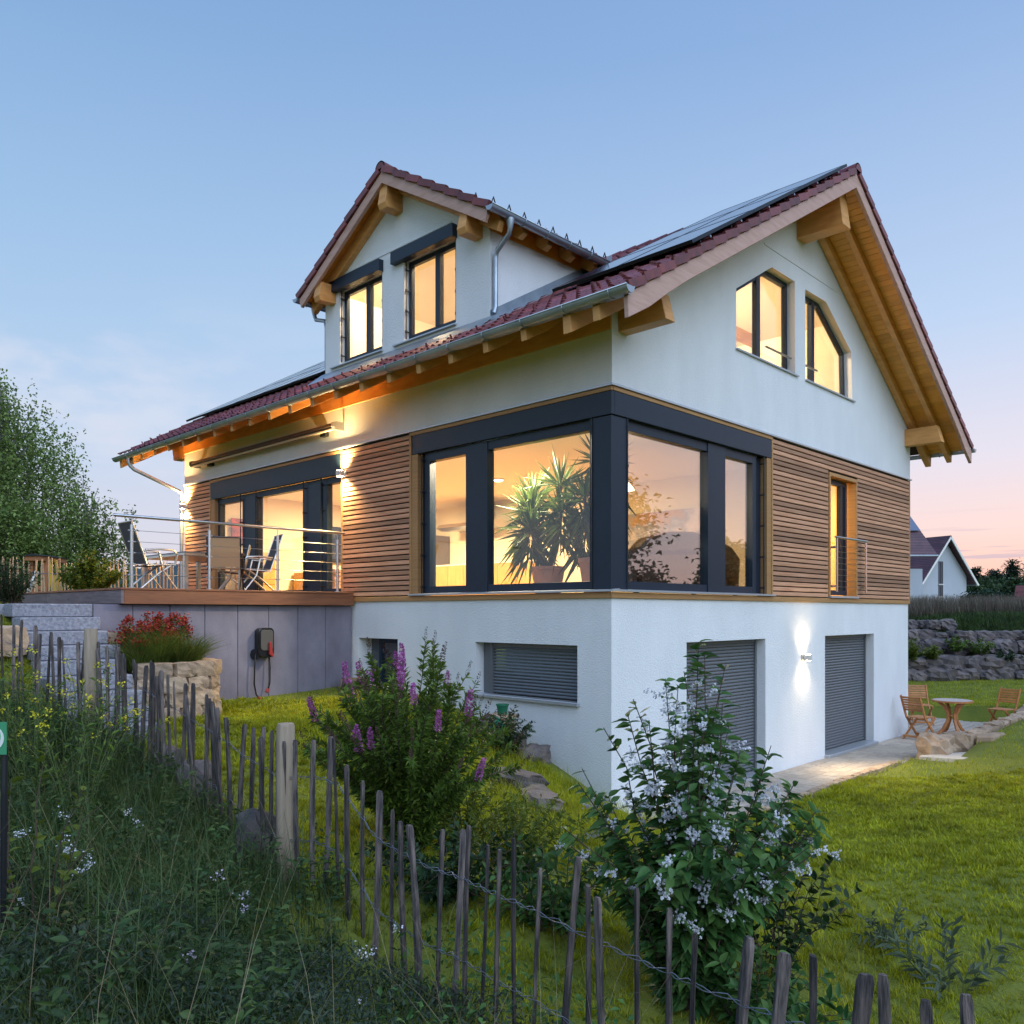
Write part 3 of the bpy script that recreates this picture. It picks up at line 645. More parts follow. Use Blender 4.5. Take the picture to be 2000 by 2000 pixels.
# ridge caps
def ridge_caps(a, b, axis, c, z, par, step=.36):
    d = b - a; n = int(abs(d) / step); s = d / n
    for k in range(n):
        mb = MB(); N = 9
        for t, rr in ((0, .125), (1, .105)):
            for h in (0, -.02):
                for i in range(N):
                    al = math.pi * (i / (N - 1)) * 1.0; p = a + s * (k + t * 1.06); q = c + (rr + h) * math.cos(al); zz = z + (rr + h) * .95 * math.sin(al) - .06
                    mb.v.append((q, p, zz) if axis == 'Y' else (p, q, zz))
        for i in range(N - 1):
            mb.f += [(i, i + 1, 2 * N + i + 1, 2 * N + i), (N + i + 1, N + i, 3 * N + i, 3 * N + i + 1), (i, N + i, N + i + 1, i + 1), (2 * N + i, 2 * N + i + 1, 3 * N + i + 1, 3 * N + i)]
        if k == 0: mb.f.append(tuple(range(N)))
        mb.build('ridge_tile', TILE, par, smooth=30)
ridge_caps(Y0 - .03, Y1 + .03, 'Y', RX, RZ + .075, roof)
# snow hooks on the tiles above the eave
hook = MB().box(-.012, .012, .0, .10, .035, .05).box(-.012, .012, -.012, .006, .035, .115).mesh('snow_hook', TILE)
for k in range(26):
    for r in (1, 2):
        y = -.55 + k * .52 + r * .26
        if (r == 2 and 1.9 < y < 6.9): continue
        inst('snow_hook', hook, frameM(roof_pt(True, r + .3, y), UF, VF, NF), roof)
# solar panels, two fields on rails above the tiles
pv_w, rows = 1.13, 3
x_lo, x_hi = .45, 5.05
pl = (x_hi - x_lo) / ca / rows
cell = MB().box(-pv_w / 2 + .012, pv_w / 2 - .012, .012, pl - .012, .0, .034)
fr = MB(); frw = .022
fr.box(-pv_w / 2 + .004, -pv_w / 2 + frw, .004, pl - .004, -.006, .037).box(pv_w / 2 - frw, pv_w / 2 - .004, .004, pl - .004, -.006, .037).box(-pv_w / 2 + frw, pv_w / 2 - frw, .004, frw, -.006, .037).box(-pv_w / 2 + frw, pv_w / 2 - frw, pl - frw, pl - .004, -.006, .037)
CM, FM = cell.mesh('cell_sheet', SOLAR), fr.mesh('solar_panel', PVFRAME)
def pv(y, r):
    x = x_lo + r * pl * ca; M = frameM((x, y, zb(x) + .165), UF, VF, NF)
    p = inst('solar_panel', FM, M, house); inst('cell_sheet', CM, M, p)
for r in range(rows):
    for k in range(2): pv(-.88 + pv_w * (k + .5), r)
    for k in range(5): pv(7.15 + pv_w * (k + .5) + .02, r)
for ya, yb in ((-.86, 1.36), (7.17, 12.78)):
    for r in range(rows):
        for q in (.25, .75):
            x = x_lo + (r + q) * pl * ca; z = zb(x) + .135
            MB().tube([(x, ya - .04, z), (x, yb, z)], .018, 4).build('mounting_rail', STEEL, house)
            for y in np.arange(ya + .12, yb, .75): MB().box(x - .015, x + .015, y - .015, y + .015, z - .07, z).build('roof_hook', STEEL, house)
# gutters, half round
def gutter(name, a, b, r, par, n=9, m=ZINC, br=.66):
    a, b = Vector(a), Vector(b); d = (b - a).normalized(); s = Vector((0, 0, 1)).cross(d); mb = MB()
    for p in (a, b):
        for q in (r, r - .006):
            for i in range(n):
                al = math.pi * i / (n - 1); mb.v.append(tuple(p + s * math.cos(al) * q + Vector((0, 0, -math.sin(al) * q))))
    for i in range(n - 1):
        mb.f += [(i, i + 1, 2 * n + i + 1, 2 * n + i), (n + i + 1, n + i, 3 * n + i, 3 * n + i + 1)]
    for o in (0, 2 * n): mb.f.append(tuple(o + i for i in range(n)))
    g = mb.build(name, m, par, smooth=40)
    for p, q in ((s * r, 1), (s * -r, -1)): pass
    MB().tube([a + s * r, b + s * r], .011, 6).build('rim_bead', m, g, smooth=1); MB().tube([a - s * r, b - s * r], .008, 6).build('rim_bead', m, g, smooth=1)
    k = int((b - a).length / br)
    for i in range(k):
        p = a + d * (.25 + br * i); t = [p + s * math.cos(x) * (r + .006) + Vector((0, 0, -math.sin(x) * (r + .006))) for x in np.linspace(0, math.pi, 9)]
        MB().tube(t, .008, 5).build('gutter_bracket', m, g, smooth=1)
    return g
GXl, GZl = E0 - .11, zb(E0) - .0
gutter('gutter', (GXl, Y0 - .07, GZl - .01), (GXl, Y1 + .05, GZl - .06), .075, house)
MB().box(E0 - .055, E0 - .015, Y0, Y1, GZl - .07, GZl + .0).build('eave_fascia', ZINC, house)
gutter('gutter', (E1 + .11, Y1, GZl - .03), (E1 + .11, Y0 - .05, GZl - .01), .075, house)
yd = L + .55
MB().tube([(GXl, yd, GZl - .09), (GXl, yd, GZl - .22), (GXl + .03, yd - .01, GZl - .30), (GXl + .10, yd - .05, GZl - .38), (-.10, L - .02, 5.28), (-.05, L + .03, 5.2), (-.05, L + .05, 5.0), (-.05, L + .05, 2.95)], .04, 10).build('downpipe', ZINC, house, smooth=40)
# ---------------------------------------------------------------- dormer
DW0, DW1 = 2.27, 6.48; DX = .10
dzt = lambda y: dz(y) - .05
W1 = (4.815, 6.05, 6.96, 8.25); W2 = (3.0, 4.255, 6.96, 8.25)
wall('dormer_wall', PLASTER, [(DW0, 6.55), (DW1, 6.55), (DW1, dzt(DW1)), (DC, dzt(DC)), (DW0, dzt(DW0))], [rect(*W1), rect(*W2)], LF(DX), .22)
for y in (DW0, DW1):
    s = .2 if y == DW0 else -.2
    MB().prism([(DX + .221, y, 6.6), (dmeet(y) + .5, y, zb(dmeet(y) + .5) - .1), (dmeet(y), y, dz(y) - .06), (DX + .221, y, dz(y) - .06)], (0, 0, 0), (0, s, 0)).build('dormer_wall', PLASTER, house)
MB().box(DX - .012, DX + .004, 3.1, 5.98, 8.49, 8.515).build('drip_moulding', PLASTER, house)
for n_, (a, b, z0, z1) in enumerate((W1, W2)):
    w = MB(); frame_box(w, 'L', a, b, z0 + .03, z1, .075, DX + .11, DX + .18); m_ = (a + b) / 2 - .09
    fb('L', m_ - .055, m_ + .055, z0 + .1, z1 - .07, DX + .10, DX + .185, w); w = w.build('dormer_window', ANTH, house, bevel=.004)
    for u0, u1 in ((a + .065, m_ - .045), (m_ + .045, b - .065)): pane(w, 'L', u0, u1, z0 + .095, z1 - .065, DX + .14)
    fb('L', a - .03, b + .22, 8.225, 8.42, DX - .10, DX + .03).build('blind_box', ANTH, w, bevel=.004)
    for u in (a + .03, b - .03): rod(w, 'L', u, z0 + .03, 8.225, DX + .03, 4)
    MB().prism([(DX - .05, 0, 6.915), (DX - .05, 0, 6.935), (DX + .12, 0, 6.96), (DX + .12, 0, 6.915)], (0, a - .02, 0), (0, b + .23, 0)).build('window_sill', SILL, w)
# apron and side flashings
MB().hexa([(DX - .004, DW0 - .12, 6.86), (DX - .35, DW0 - .12, zb(DX - .35) + .085), (DX - .35, DW1 + .12, zb(DX - .35) + .085), (DX - .004, DW1 + .12, 6.86), (DX - .004, DW0 - .12, 6.87), (DX - .35, DW0 - .12, zb(DX - .35) + .093), (DX - .35, DW1 + .12, zb(DX - .35) + .093), (DX - .004, DW1 + .12, 6.87)]).build('apron_flashing', ZINC, house)
for y, s in ((DW0, -1), (DW1, 1)):
    x1 = dmeet(y + s * .0) ; mb = MB()
    a = [(DX, zb(DX) + .1), (x1, zb(x1) + .1), (x1, zb(x1) + .25), (DX, zb(DX) + .25)]
    mb.prism([(x, y + s * .004, z) for x, z in a], (0, 0, 0), (0, s * .008, 0)); mb.hexa([(DX - .3, y, zb(DX - .3) + .086), (x1, y, zb(x1) + .086), (x1, y + s * .22, zb(x1) + .086), (DX - .3, y + s * .22, zb(DX - .3) + .086), (DX - .3, y, zb(DX - .3) + .098), (x1, y, zb(x1) + .098), (x1, y + s * .22, zb(x1) + .098), (DX - .3, y + s * .22, zb(DX - .3) + .098)])
    mb.build('side_flashing', ZINC, house)
# dormer roof: sheathing, boards, rafters, tiles
droof = MB()
for s in (-1, 1):
    ye = DC + s * DHW; xe, xr = dmeet(ye), dmeet(DC)
    for t0 in (0,):
        lo = [(DXF, DC, DZ), (DXF, ye, dz(ye)), (xe, ye, dz(ye)), (xr, DC, DZ)]
        droof.hexa([(x, y, z) for x, y, z in lo] + [(x, y, z + .03) for x, y, z in lo])
droof = droof.build('dormer_roof', bpy.data.materials['underlay'], house)
nb = 22; st = DHW / nb
for s in (-1, 1):
    for k in range(nb):
        ya, yb = DC + s * (k * st + .004), DC + s * ((k + 1) * st - .004); out = k * st > 2.0
        xa = dmeet((ya + yb) / 2) - .15 if out else DX
        q = [(DXF + .03, ya), (xa, ya), (xa, yb), (DXF + .03, yb)]
        MB().hexa([(x, y, dz(y) - .022) for x, y in q] + [(x, y, dz(y) - .002) for x, y in q]).build('soffit_board', SPRUCE, house)
    for nme, x, w, h, m in (('barge_board', DXF + .03, .06, .16, BARGE), ('rafter', DX - .05, .1, .2, TIMBER)):
        ye = DC + s * DHW; pts = [(DC, DZ - .024), (DC, DZ - .024 - h * 1.12), (DC + s * 2.0, dz(DC + s * 2.0) - .024 - h * 1.12), (ye - s * .05, dz(ye - s * .05) - .05 - h), (ye, dz(ye) - .024 - h * .4), (ye, dz(ye) - .024)]
        MB().prism([(x, y, z) for y, z in pts], (-w / 2, 0, 0), (w / 2, 0, 0)).build(nme, m, house, bevel=.005)
    for k in range(4):                       # tails under the side eaves
        x = .55 + .55 * k; ye = DC + s * DHW; yi = DC + s * 2.08
        if x > dmeet(ye) - .2: continue
        MB().prism([(x, yi, dz(yi) - .024), (x, yi, dz(yi) - .2), (x, ye - s * .12, dz(ye) - .15), (x, ye - s * .02, dz(ye) - .10), (x, ye - s * .02, dz(ye) - .03)], (-.05, 0, 0), (.05, 0, 0)).build('rafter_tail', TIMBER, house, bevel=.005)
    yi = DC + s * 2.1
    MB().hexa([(DX, yi - .01, dz(yi) - .28), (dmeet(yi), yi - .01, dz(yi) - .28), (dmeet(yi), yi + .01, dz(yi) - .28), (DX, yi + .01, dz(yi) - .28), (DX, yi - .01, dz(yi) - .03), (dmeet(yi), yi - .01, dz(yi) - .03), (dmeet(yi), yi + .01, dz(yi) - .03), (DX, yi + .01, dz(yi) - .03)]).build('eave_board', SPRUCE, house)
for y0, y1, z0, z1 in ((DC - .1, DC + .1, 9.02, 9.44), (2.42, 2.6, 8.03, 8.36), (6.15, 6.33, 8.03, 8.36)):
    MB().prism([(DX + .05, y0, z0 + .02), (DX + .05, y0, z1), (DXF + .06, y0, z1), (DXF + .0, y0, z0 + .08), (DXF + .04, y0, z0)], (0, 0, 0), (0, y1 - y0, 0)).build('purlin', TIMBER, house, bevel=.005)
dl = DHW / math.cos(math.atan(DT)); dn = 8; drow = dl / dn
drest = []
for s in (-1, 1):
    V_, N_ = (0, -s * math.cos(math.atan(DT)), math.sin(math.atan(DT))), (0, s * math.sin(math.atan(DT)), math.cos(math.atan(DT)))
    U_ = tuple(Vector(V_).cross(Vector(N_)))
    for r in range(dn):
        y = DC + s * (DHW + .04 - r * drow * math.cos(math.atan(DT))); z = dz(y) + .03
        if abs(y - DC) > DHW: z = dz(DC + s * DHW) + .03 - .04 * DT
        inst('verge_tile', VT if U_[0] < 0 else VTL, frameM((DXF + .09, y, z), U_, V_, N_), droof)
        x = DXF + .09 + .21
        while x < dmeet(y) + .05: drest.append(frameM((x, y, z), U_, V_, N_)); x += .238
tag(merged('roof_tiles', TM, drest, TILE, droof), kind='stuff')
ridge_caps(DXF - .03, dmeet(DC) - .05, 'X', DC, DZ + .075, droof)
gutter('dormer_gutter', (dmeet(DC - DHW) - .05, DC - DHW - .09, dz(DC - DHW) - .02), (DXF - .04, DC - DHW - .09, dz(DC - DHW) + .0), .07, house, br=.5)
gutter('dormer_gutter', (DXF - .04, DC + DHW + .09, dz(DC - DHW) + .0), (dmeet(DC - DHW) - .05, DC + DHW + .09, dz(DC - DHW) - .02), .07, house, br=.5)
hk = MB().tube([(-.05, 0, 0), (0, 0, .12), (.05, 0, 0)], .011, 5).mesh('snow_hook', DARKM)
for k in range(9):
    y = DC - DHW + .12; inst('snow_hook', hk, Matrix.Translation((.0 + k * .32, y, dz(y) + .09)), droof)
for k in range(2):
    y = DC - DHW + .75; inst('snow_hook', hk, Matrix.Translation((.25 + k * 1.1, y, dz(y) + .09)), droof)
yg = DC - DHW - .09; zg = dz(DC - DHW)
MB().tube([(.12, yg, zg - .06), (.12, yg, zg - .1), (.12, yg, zg - .2), (.13, yg + .03, zg - .26), (.15, DW0 - .09, zg - .42), (.155, DW0 - .06, zg - .5), (.155, DW0 - .06, zg - .8), (.155, DW0 - .06, 7.0), (.12, DW0 - .06, 6.9)], [.065, .06, .036] + [.036] * 6, 10).build('downpipe', ZINC, house, smooth=40)
yg = DC + DHW + .09
MB().tube([(.12, yg, zg - .06), (.12, yg, zg - .1), (.12, yg, zg - .2), (.13, yg - .03, zg - .28), (.15, DW1 + .09, zg - .36), (.155, DW1 + .05, zg - .5), (.155, DW1 + .05, 7.0)], [.065, .06, .036] + [.036] * 4, 10).build('downpipe', ZINC, house, smooth=40)
# awning in its cassette over the terrace door
aw = MB().prism([(-.08, 0, 5.75), (-.20, 0, 5.755), (-.235, 0, 5.78), (-.23, 0, 5.83), (-.16, 0, 5.855), (-.08, 0, 5.845)], (0, 5.78, 0), (0, 11.14, 0)).build('awning', mat('awning_cassette', (.07, .055, .045), .45, .2), house)
MB().tube([(-.20, 5.80, 5.735), (-.20, 11.12, 5.735)], .022, 8).build('front_bar', mat('ivory_bar', (.6, .52, .38), .4), aw)
for y in (5.765, 11.155): MB().prism([(-.0, y, 5.72), (-.22, y, 5.72), (-.255, y, 5.77), (-.25, y, 5.84), (-.16, y, 5.87), (-.0, y, 5.87)], (0, -.012, 0), (0, .012, 0)).build('end_cap', SILL, aw)
for y in (6.3, 10.6): MB().box(-.08, .0, y - .08, y + .08, 5.70, 5.85).build('bracket', DARKM, aw)
MB().tube([(-.2, 5.753, 5.79), (-.2, 5.74, 5.79)], .035, 12).build('gear_cap', SILL, aw)
# ---------------------------------------------------------------- rooms behind the windows
def room(name, x0, x1, y0, y1, z0, z1, mw=INWALL, mf=INFLOOR, skip=()):
    mb = MB()
    if 'x1' not in skip: mb.box(x1, x1 + .08, y0, y1, z0, z1)
    if 'y1' not in skip: mb.box(x0, x1, y1, y1 + .08, z0, z1)
    if 'x0' not in skip: mb.box(x0 - .08, x0, y0, y1, z0, z1)
    if 'y0' not in skip: mb.box(x0, x1, y0 - .08, y0, z0, z1)
    w = mb.box(x0 - .08, x1 + .08, y0 - .08, y1 + .08, z1, z1 + .08).build('interior_wall', mw, house)
    MB().box(x0 - .1, x1 + .1, y0 - .1, y1 + .1, z0 - .06, z0).build('interior_floor', mf, house); return w
room('living', .27, 6.0, .27, L - .35, 2.86, 5.30, skip=('x0', 'y0'))
MB().box(.256, .268, 3.98, 5.82, 2.86, 5.30).box(.256, .268, 10.75, L - .3, 2.86, 5.3).box(4.24, 6.0, .256, .268, 2.86, 5.3).box(.256, .268, .27, L - .3, 5.08, 5.3).box(.27, 6, .256, .268, 5.08, 5.3).build('interior_wall', INWALL, house)
YEL = mat('hall_paint', (.80, .60, .25), .9)
room('hall', 6.3, 8.2, .27, 3.2, 2.86, 5.30, mw=YEL, skip=('y0',))
def attic(x0, x1, y0, y1, z0, prof, skip_front):
    """Attic room: walls and ceiling follow prof, a list of (across, z)."""
    mb = MB()
    if skip_front == 'y0':
        pts = [(u, z) for u, z in prof]
        for (a, za), (b, zb_) in zip(pts[:-1], pts[1:]): mb.quad((a, y0, za), (b, y0, zb_), (b, y1, zb_), (a, y1, za))
        n = len(mb.v); mb.v += [(u, y1, z) for u, z in pts]; mb.f.append(tuple(range(n, n + len(pts))))
    else:
        pts = prof
        for (a, za), (b, zb_) in zip(pts[:-1], pts[1:]): mb.quad((x0, a, za), (x0, b, zb_), (x1, b, zb_), (x1, a, za))
        n = len(mb.v); mb.v += [(x1, u, z) for u, z in pts]; mb.f.append(tuple(range(n, n + len(pts))))
    o = mb.build('interior_wall', INWALL, house)
    MB().box(x0, x1, y0, y1, z0 - .05, z0).build('interior_floor', INFLOOR, house)
zc = lambda x: min(zb(x) - .3, 9.0)
attic(3.05, 7.45, .26, 4.6, 6.2, [(3.05, 6.2), (3.05, zc(3.05)), (RX - .8, 9.0 if zb(RX - .8) - .3 > 9 else zb(RX - .8) - .3), (RX + .8, zb(RX + .8) - .3), (7.45, zc(7.45)), (7.45, 6.2)], 'y0')
zd = lambda y: dz(y) - .26
attic(DX + .23, 2.95, 2.5, 6.25, 6.4, [(2.5, 6.4), (2.5, zd(2.5)), (DC, zd(DC)), (6.25, zd(6.25)), (6.25, 6.4)], 'x0')
MB().box(3.08, 7.42, 1.9, 2.04, 8.02, 8.22).build('collar_beam', TIMBER, house)
wp = MB().box(4.3, 5.1, 4.56, 4.595, 7.0, 7.9).build('framed_print', mat('print_grey', (.35, .36, .40), .7, col2=(.6, .55, .5), vscale=(3, 3, 3))); tag(wp, 'grey framed picture on the attic wall behind the left gable window', 'picture')
WARM = (1.0, .73, .36)
def lamp_light(name, kind, loc, e, col=WARM, par=None, **k):
    d = bpy.data.lights.new(name, kind); d.energy = e; d.color = col
    for a, v in k.items(): setattr(d, a, v)
    o = bpy.data.objects.new(name, d); COL.objects.link(o)
    if par is not None: o.parent = par; o.matrix_parent_inverse = WM[par.name].inverted()
    o.location = loc; return o
SHADE = emit('lamp_shade_lit', (1, .72, .38), 9); BULB = emit('bulb_lit', (1, .80, .5), 60)
def ceiling_lamp(x, y, z, e, label, r=.2, col=WARM):
    t = thing('ceiling_lamp', label, 'ceiling lamp', (x, y, z))
    MB().lathe([(r * .9, -.03), (r, -.015), (r, 0)], 20, (x, y, z)).build('lamp_rim', WHITE, t); MB().lathe([(.01, -.06), (r * .6, -.055), (r * .85, -.035)], 20, (x, y, z)).build('diffuser', SHADE, t)
    lamp_light('lamp_light', 'AREA', (x, y, z - .075), e, col, t, shape='DISK', size=r * 2); return t
ceiling_lamp(.85, 2.5, 5.299, 330, 'round lit ceiling lamp above the yuccas by the corner window', col=(1, .82, .56)); ceiling_lamp(3.6, 5.6, 5.299, 210, 'round lit ceiling lamp in the kitchen, seen through the tall left pane', r=.11); ceiling_lamp(3.0, 9.0, 5.299, 400, 'round lit ceiling lamp behind the terrace door')
ceiling_lamp(7.2, 1.6, 5.299, 170, 'round lit ceiling lamp behind the narrow French door', col=(1, .62, .18))
ceiling_lamp(RX, 1.9, 8.98, 260, 'round lit ceiling lamp in the attic behind the two gable windows', col=(1, .77, .48))
ceiling_lamp(.62, 5.3, 8.80, 100, 'round lit ceiling lamp behind the left dormer window', .15, (1, .74, .42)); ceiling_lamp(.62, 3.45, 8.80, 80, 'round lit ceiling lamp behind the right dormer window', .15, (1, .74, .46))
# pendant lamp behind the corner glass
pn = thing('pendant_lamp', 'lit pendant lamp on a thin cord behind the right corner glass', 'pendant lamp', (1.75, 1.15, 5.3))
MB().tube([(1.75, 1.15, 5.3), (1.75, 1.15, 4.62)], .006, 5).build('cord', DARKM, pn)
MB().lathe([(.02, .20), (.05, .17), (.16, .05), (.19, 0)], 20, (1.75, 1.15, 4.42)).build('lamp_shade', SHADE, pn, smooth=40); MB().lathe([(.005, -.05), (.05, -.03), (.06, .02), (.03, .08)], 12, (1.75, 1.15, 4.46)).build('bulb', BULB, pn, smooth=1)
# yuccas in pots
def yucca(x, y, z, heads, label, pot_r, pot_h, seed):
    rg = np.random.default_rng(seed)
    t = thing('potted_yucca', label, 'potted plant', (x, y, z), group='potted yuccas behind the corner window')
    MB().lathe([(pot_r * .68, 0), (pot_r * .72, .02), (pot_r * .95, pot_h * .86), (pot_r, pot_h * .88), (pot_r, pot_h), (pot_r * .88, pot_h), (pot_r * .86, pot_h - .05)], 24, (x, y, z)).build('pot', TERRA, t, smooth=40)
    MB().lathe([(.01, pot_h - .04), (pot_r * .9, pot_h - .05)], 20, (x, y, z)).build('soil', SOIL, t)
    tb = MB(); P, D, Ls = [], [], []
    for hx, hy, hz, sc in heads:
        tb.tube([(x + hx * .1, y + hy * .1, z + pot_h - .05), (x + hx * .7, y + hy * .7, z + pot_h + (hz - pot_h) * .5), (x + hx, y + hy, z + hz)], [.038, .03, .024], 8)
        for k in range(int(95 * sc)):
            e = rg.uniform(-.75, 1.25); a = rg.uniform(0, 6.283)
            P.append((x + hx, y + hy, z + hz - max(0, -e) * .55 * sc + rg.uniform(-.04, .04))); D.append((math.cos(a) * math.cos(e), math.sin(a) * math.cos(e), math.sin(e))); Ls.append(rg.uniform(.38, .6) * sc)
    tb.build('trunk', BARK, t, smooth=40)
    P, D, Ls = np.array(P), np.array(D), np.array(Ls)
    V, Fc = leaf_arrays(P, D, Ls, .042, .12, droop=.0); 
    sag = np.clip(.32 - D[:, 2], 0, 1.2) * Ls * .55; V = V.reshape(-1, 4, 3); V[:, 2, 2] -= sag; V[:, 1, 2] -= sag * .15; V[:, 3, 2] -= sag * .15
    np_mesh('leaves', V.reshape(-1, 3), Fc, YUC, t)
YUC = leafmat('yucca_leaf', (.035, .06, .018), (.09, .14, .03), .2, .3)
yucca(1.0, 1.95, 2.86, [(.0, .35, 1.25, 1.05), (.12, -.15, 1.62, 1.1), (-.2, .15, .95, .95), (.1, .4, 1.5, .9), (-.1, -.35, 1.2, .95)], 'many headed yucca in a terracotta pot by the left corner pane', .26, .42, 3)
yucca(.95, .98, 2.86, [(.05, -.02, 1.85, 1.05), (-.1, .15, 1.35, 1.0), (.1, .3, 1.0, .9)], 'tall yucca in a large terracotta pot beside the corner post', .27, .5, 4)
# furniture seen through the glass
def cab(name, label, cat, x0, x1, y0, y1, z0, z1, m, face, nd, nr, group=None, gap=.006, top=None):
    t = thing(name, label, cat, ((x0 + x1) / 2, (y0 + y1) / 2, z0), group=group)
    MB().box(x0, x1, y0, y1, z0, z1).build('carcass', m, t, bevel=.004)
    for i in range(nd):
        for j in range(nr):
            if face == '-x': a, b = y0 + (y1 - y0) * i / nd + gap, y0 + (y1 - y0) * (i + 1) / nd - gap; c = MB().box(x0 - .02, x0 - .001, a, b, z0 + (z1 - z0) * j / nr + gap, z0 + (z1 - z0) * (j + 1) / nr - gap)
            else: a, b = x0 + (x1 - x0) * i / nd + gap, x0 + (x1 - x0) * (i + 1) / nd - gap; c = MB().box(a, b, y0 - .02, y0 - .001, z0 + (z1 - z0) * j / nr + gap, z0 + (z1 - z0) * (j + 1) / nr - gap)
            c.build('door', m, t, bevel=.003)
    if top: MB().box(x0 - .03, x1, y0 - .01, y1 + .01, z1, z1 + .03).build('worktop', top, t)
    return t
cab('kitchen_unit', 'long oak kitchen base cabinet under the steel hood', 'cabinet', 5.35, 5.98, 6.2, 9.7, 2.86, 3.74, OAK, '-x', 6, 1, top=WHITE)
cab('tall_cabinet', 'tall grey kitchen cabinet seen through the narrow left pane', 'cabinet', 5.4, 5.98, 9.75, 11.0, 2.86, 4.55, GREYF, '-x', 2, 1)
hood = MB().prism([(5.98, 0, 4.62), (5.98, 0, 4.78), (5.4, 0, 4.78), (5.2, 0, 4.74), (5.15, 0, 4.66), (5.3, 0, 4.60)], (0, 7.4, 0), (0, 9.3, 0)).box(5.7, 5.95, 8.2, 8.5, 4.78, 5.3).build('extractor_hood', STEEL); tag(hood, 'curved steel extractor hood over the oak kitchen cabinet', 'extractor hood')
cab('sideboard', 'low oak sideboard behind the wide terrace door pane', 'sideboard', 2.5, 4.6, 11.0, 11.5, 2.86, 3.55, OAK, '-y', 3, 2)
cab('oak_cabinet', 'upright oak cabinet just inside the terrace door', 'cabinet', 1.0, 1.55, 10.7, 11.5, 2.86, 3.95, OAK, '-y', 1, 3)
cab('oak_cabinet', 'short bright oak cabinet in front of the oak sideboard', 'cabinet', 1.5, 2.4, 8.3, 8.7, 2.86, 3.5, OAK, '-y', 1, 2)
tv = MB().box(3.0, 4.6, 11.45, 11.5, 3.85, 4.75).build('television', DARKM, bevel=.01); tag(tv, 'flat black television on the wall over the sideboard', 'television')
MB().box(3.03, 4.57, 11.443, 11.449, 3.88, 4.72).build('screen', mat('screen', (.015, .015, .02), .1), tv)
ps = MB().box(.9, 1.3, 11.48, 11.52, 4.15, 4.75).build('red_poster', mat('poster_red', (.55, .10, .05), .7, col2=(.05, .03, .03), vscale=(4, 4, 4))); tag(ps, 'small red and dark picture on the back wall behind the terrace door', 'picture')
# big picture on the wall: a hazy mountain in blues and browns
pm = bpy.data.materials.new('mountain_print'); pm.use_nodes = True; t_ = pm.node_tree; N_ = t_.nodes
g_ = N_.new('ShaderNodeNewGeometry'); nz = N_.new('ShaderNodeTexNoise'); nz.inputs['Scale'].default_value = 1.6; nz.inputs['Detail'].default_value = 9; t_.links.new(g_.outputs['Position'], nz.inputs['Vector'])
cr = N_.new('ShaderNodeValToRGB'); el = cr.color_ramp.elements; el[0].position = .34; el[0].color = (.10, .06, .03, 1); el[1].position = .72; el[1].color = (.75, .72, .78, 1)
for p_, c_ in ((.44, (.45, .26, .10, 1)), (.52, (.25, .28, .40, 1)), (.6, (.60, .55, .60, 1))): e_ = el.new(p_); e_.color = c_
t_.links.new(nz.outputs[0], cr.inputs[0]); t_.links.new(cr.outputs[0], N_['Principled BSDF'].inputs['Base Color'])
pic = MB().box(5.94, 5.985, 2.2, 4.3, 3.5, 4.65).build('wall_picture', pm); tag(pic, 'large mountain picture on the living room wall behind the sofa', 'picture')
sofa = thing('sofa', 'dark brown sofa with a rounded back standing behind the right corner glass', 'sofa', (3.0, 1.0, 2.86))
BROWN = mat('brown_leather', (.13, .075, .055), .4, bump=.1)
MB().prism([(x, .62, 2.95 + z) for x, z in [(1.5, 0), (4.3, 0), (4.35, .55), (4.1, .72), (3.5, .86), (2.9, .90), (2.3, .86), (1.7, .72), (1.45, .55)]], (0, 0, 0), (0, .22, 0)).build('backrest', BROWN, sofa, smooth=40, bevel=.03)
MB().box(1.5, 4.3, .86, 1.55, 2.98, 3.30).build('seat', BROWN, sofa, bevel=.04)
for x in (1.46, 4.3): MB().box(x - .12, x + .12, .68, 1.6, 2.95, 3.5).build('armrest', BROWN, sofa, bevel=.04)
for x in (1.5, 4.3):
    for y in (.7, 1.5): MB().box(x - .03, x + .03, y - .03, y + .03, 2.86, 2.96).build('leg', DARKM, sofa)
st_ = thing('bar_stool', 'small wooden chair with dark back inside the right terrace door pane', 'chair', (1.2, 7.6, 2.86))
for dx in (-.18, .18):
    for dy in (-.18, .18): MB().beam((1.2 + dx * 1.15, 7.6 + dy * 1.15, 2.86), (1.2 + dx * .8, 7.6 + dy * .8, 3.32), .035, .035, (0, 1, 0)).build('leg', OAK, st_)
MB().box(.98, 1.42, 7.38, 7.82, 3.31, 3.35).build('seat', OAK, st_, bevel=.01); MB().box(1.4, 1.44, 7.38, 7.82, 3.45, 3.78).build('backrest', GREYF, st_, bevel=.01)
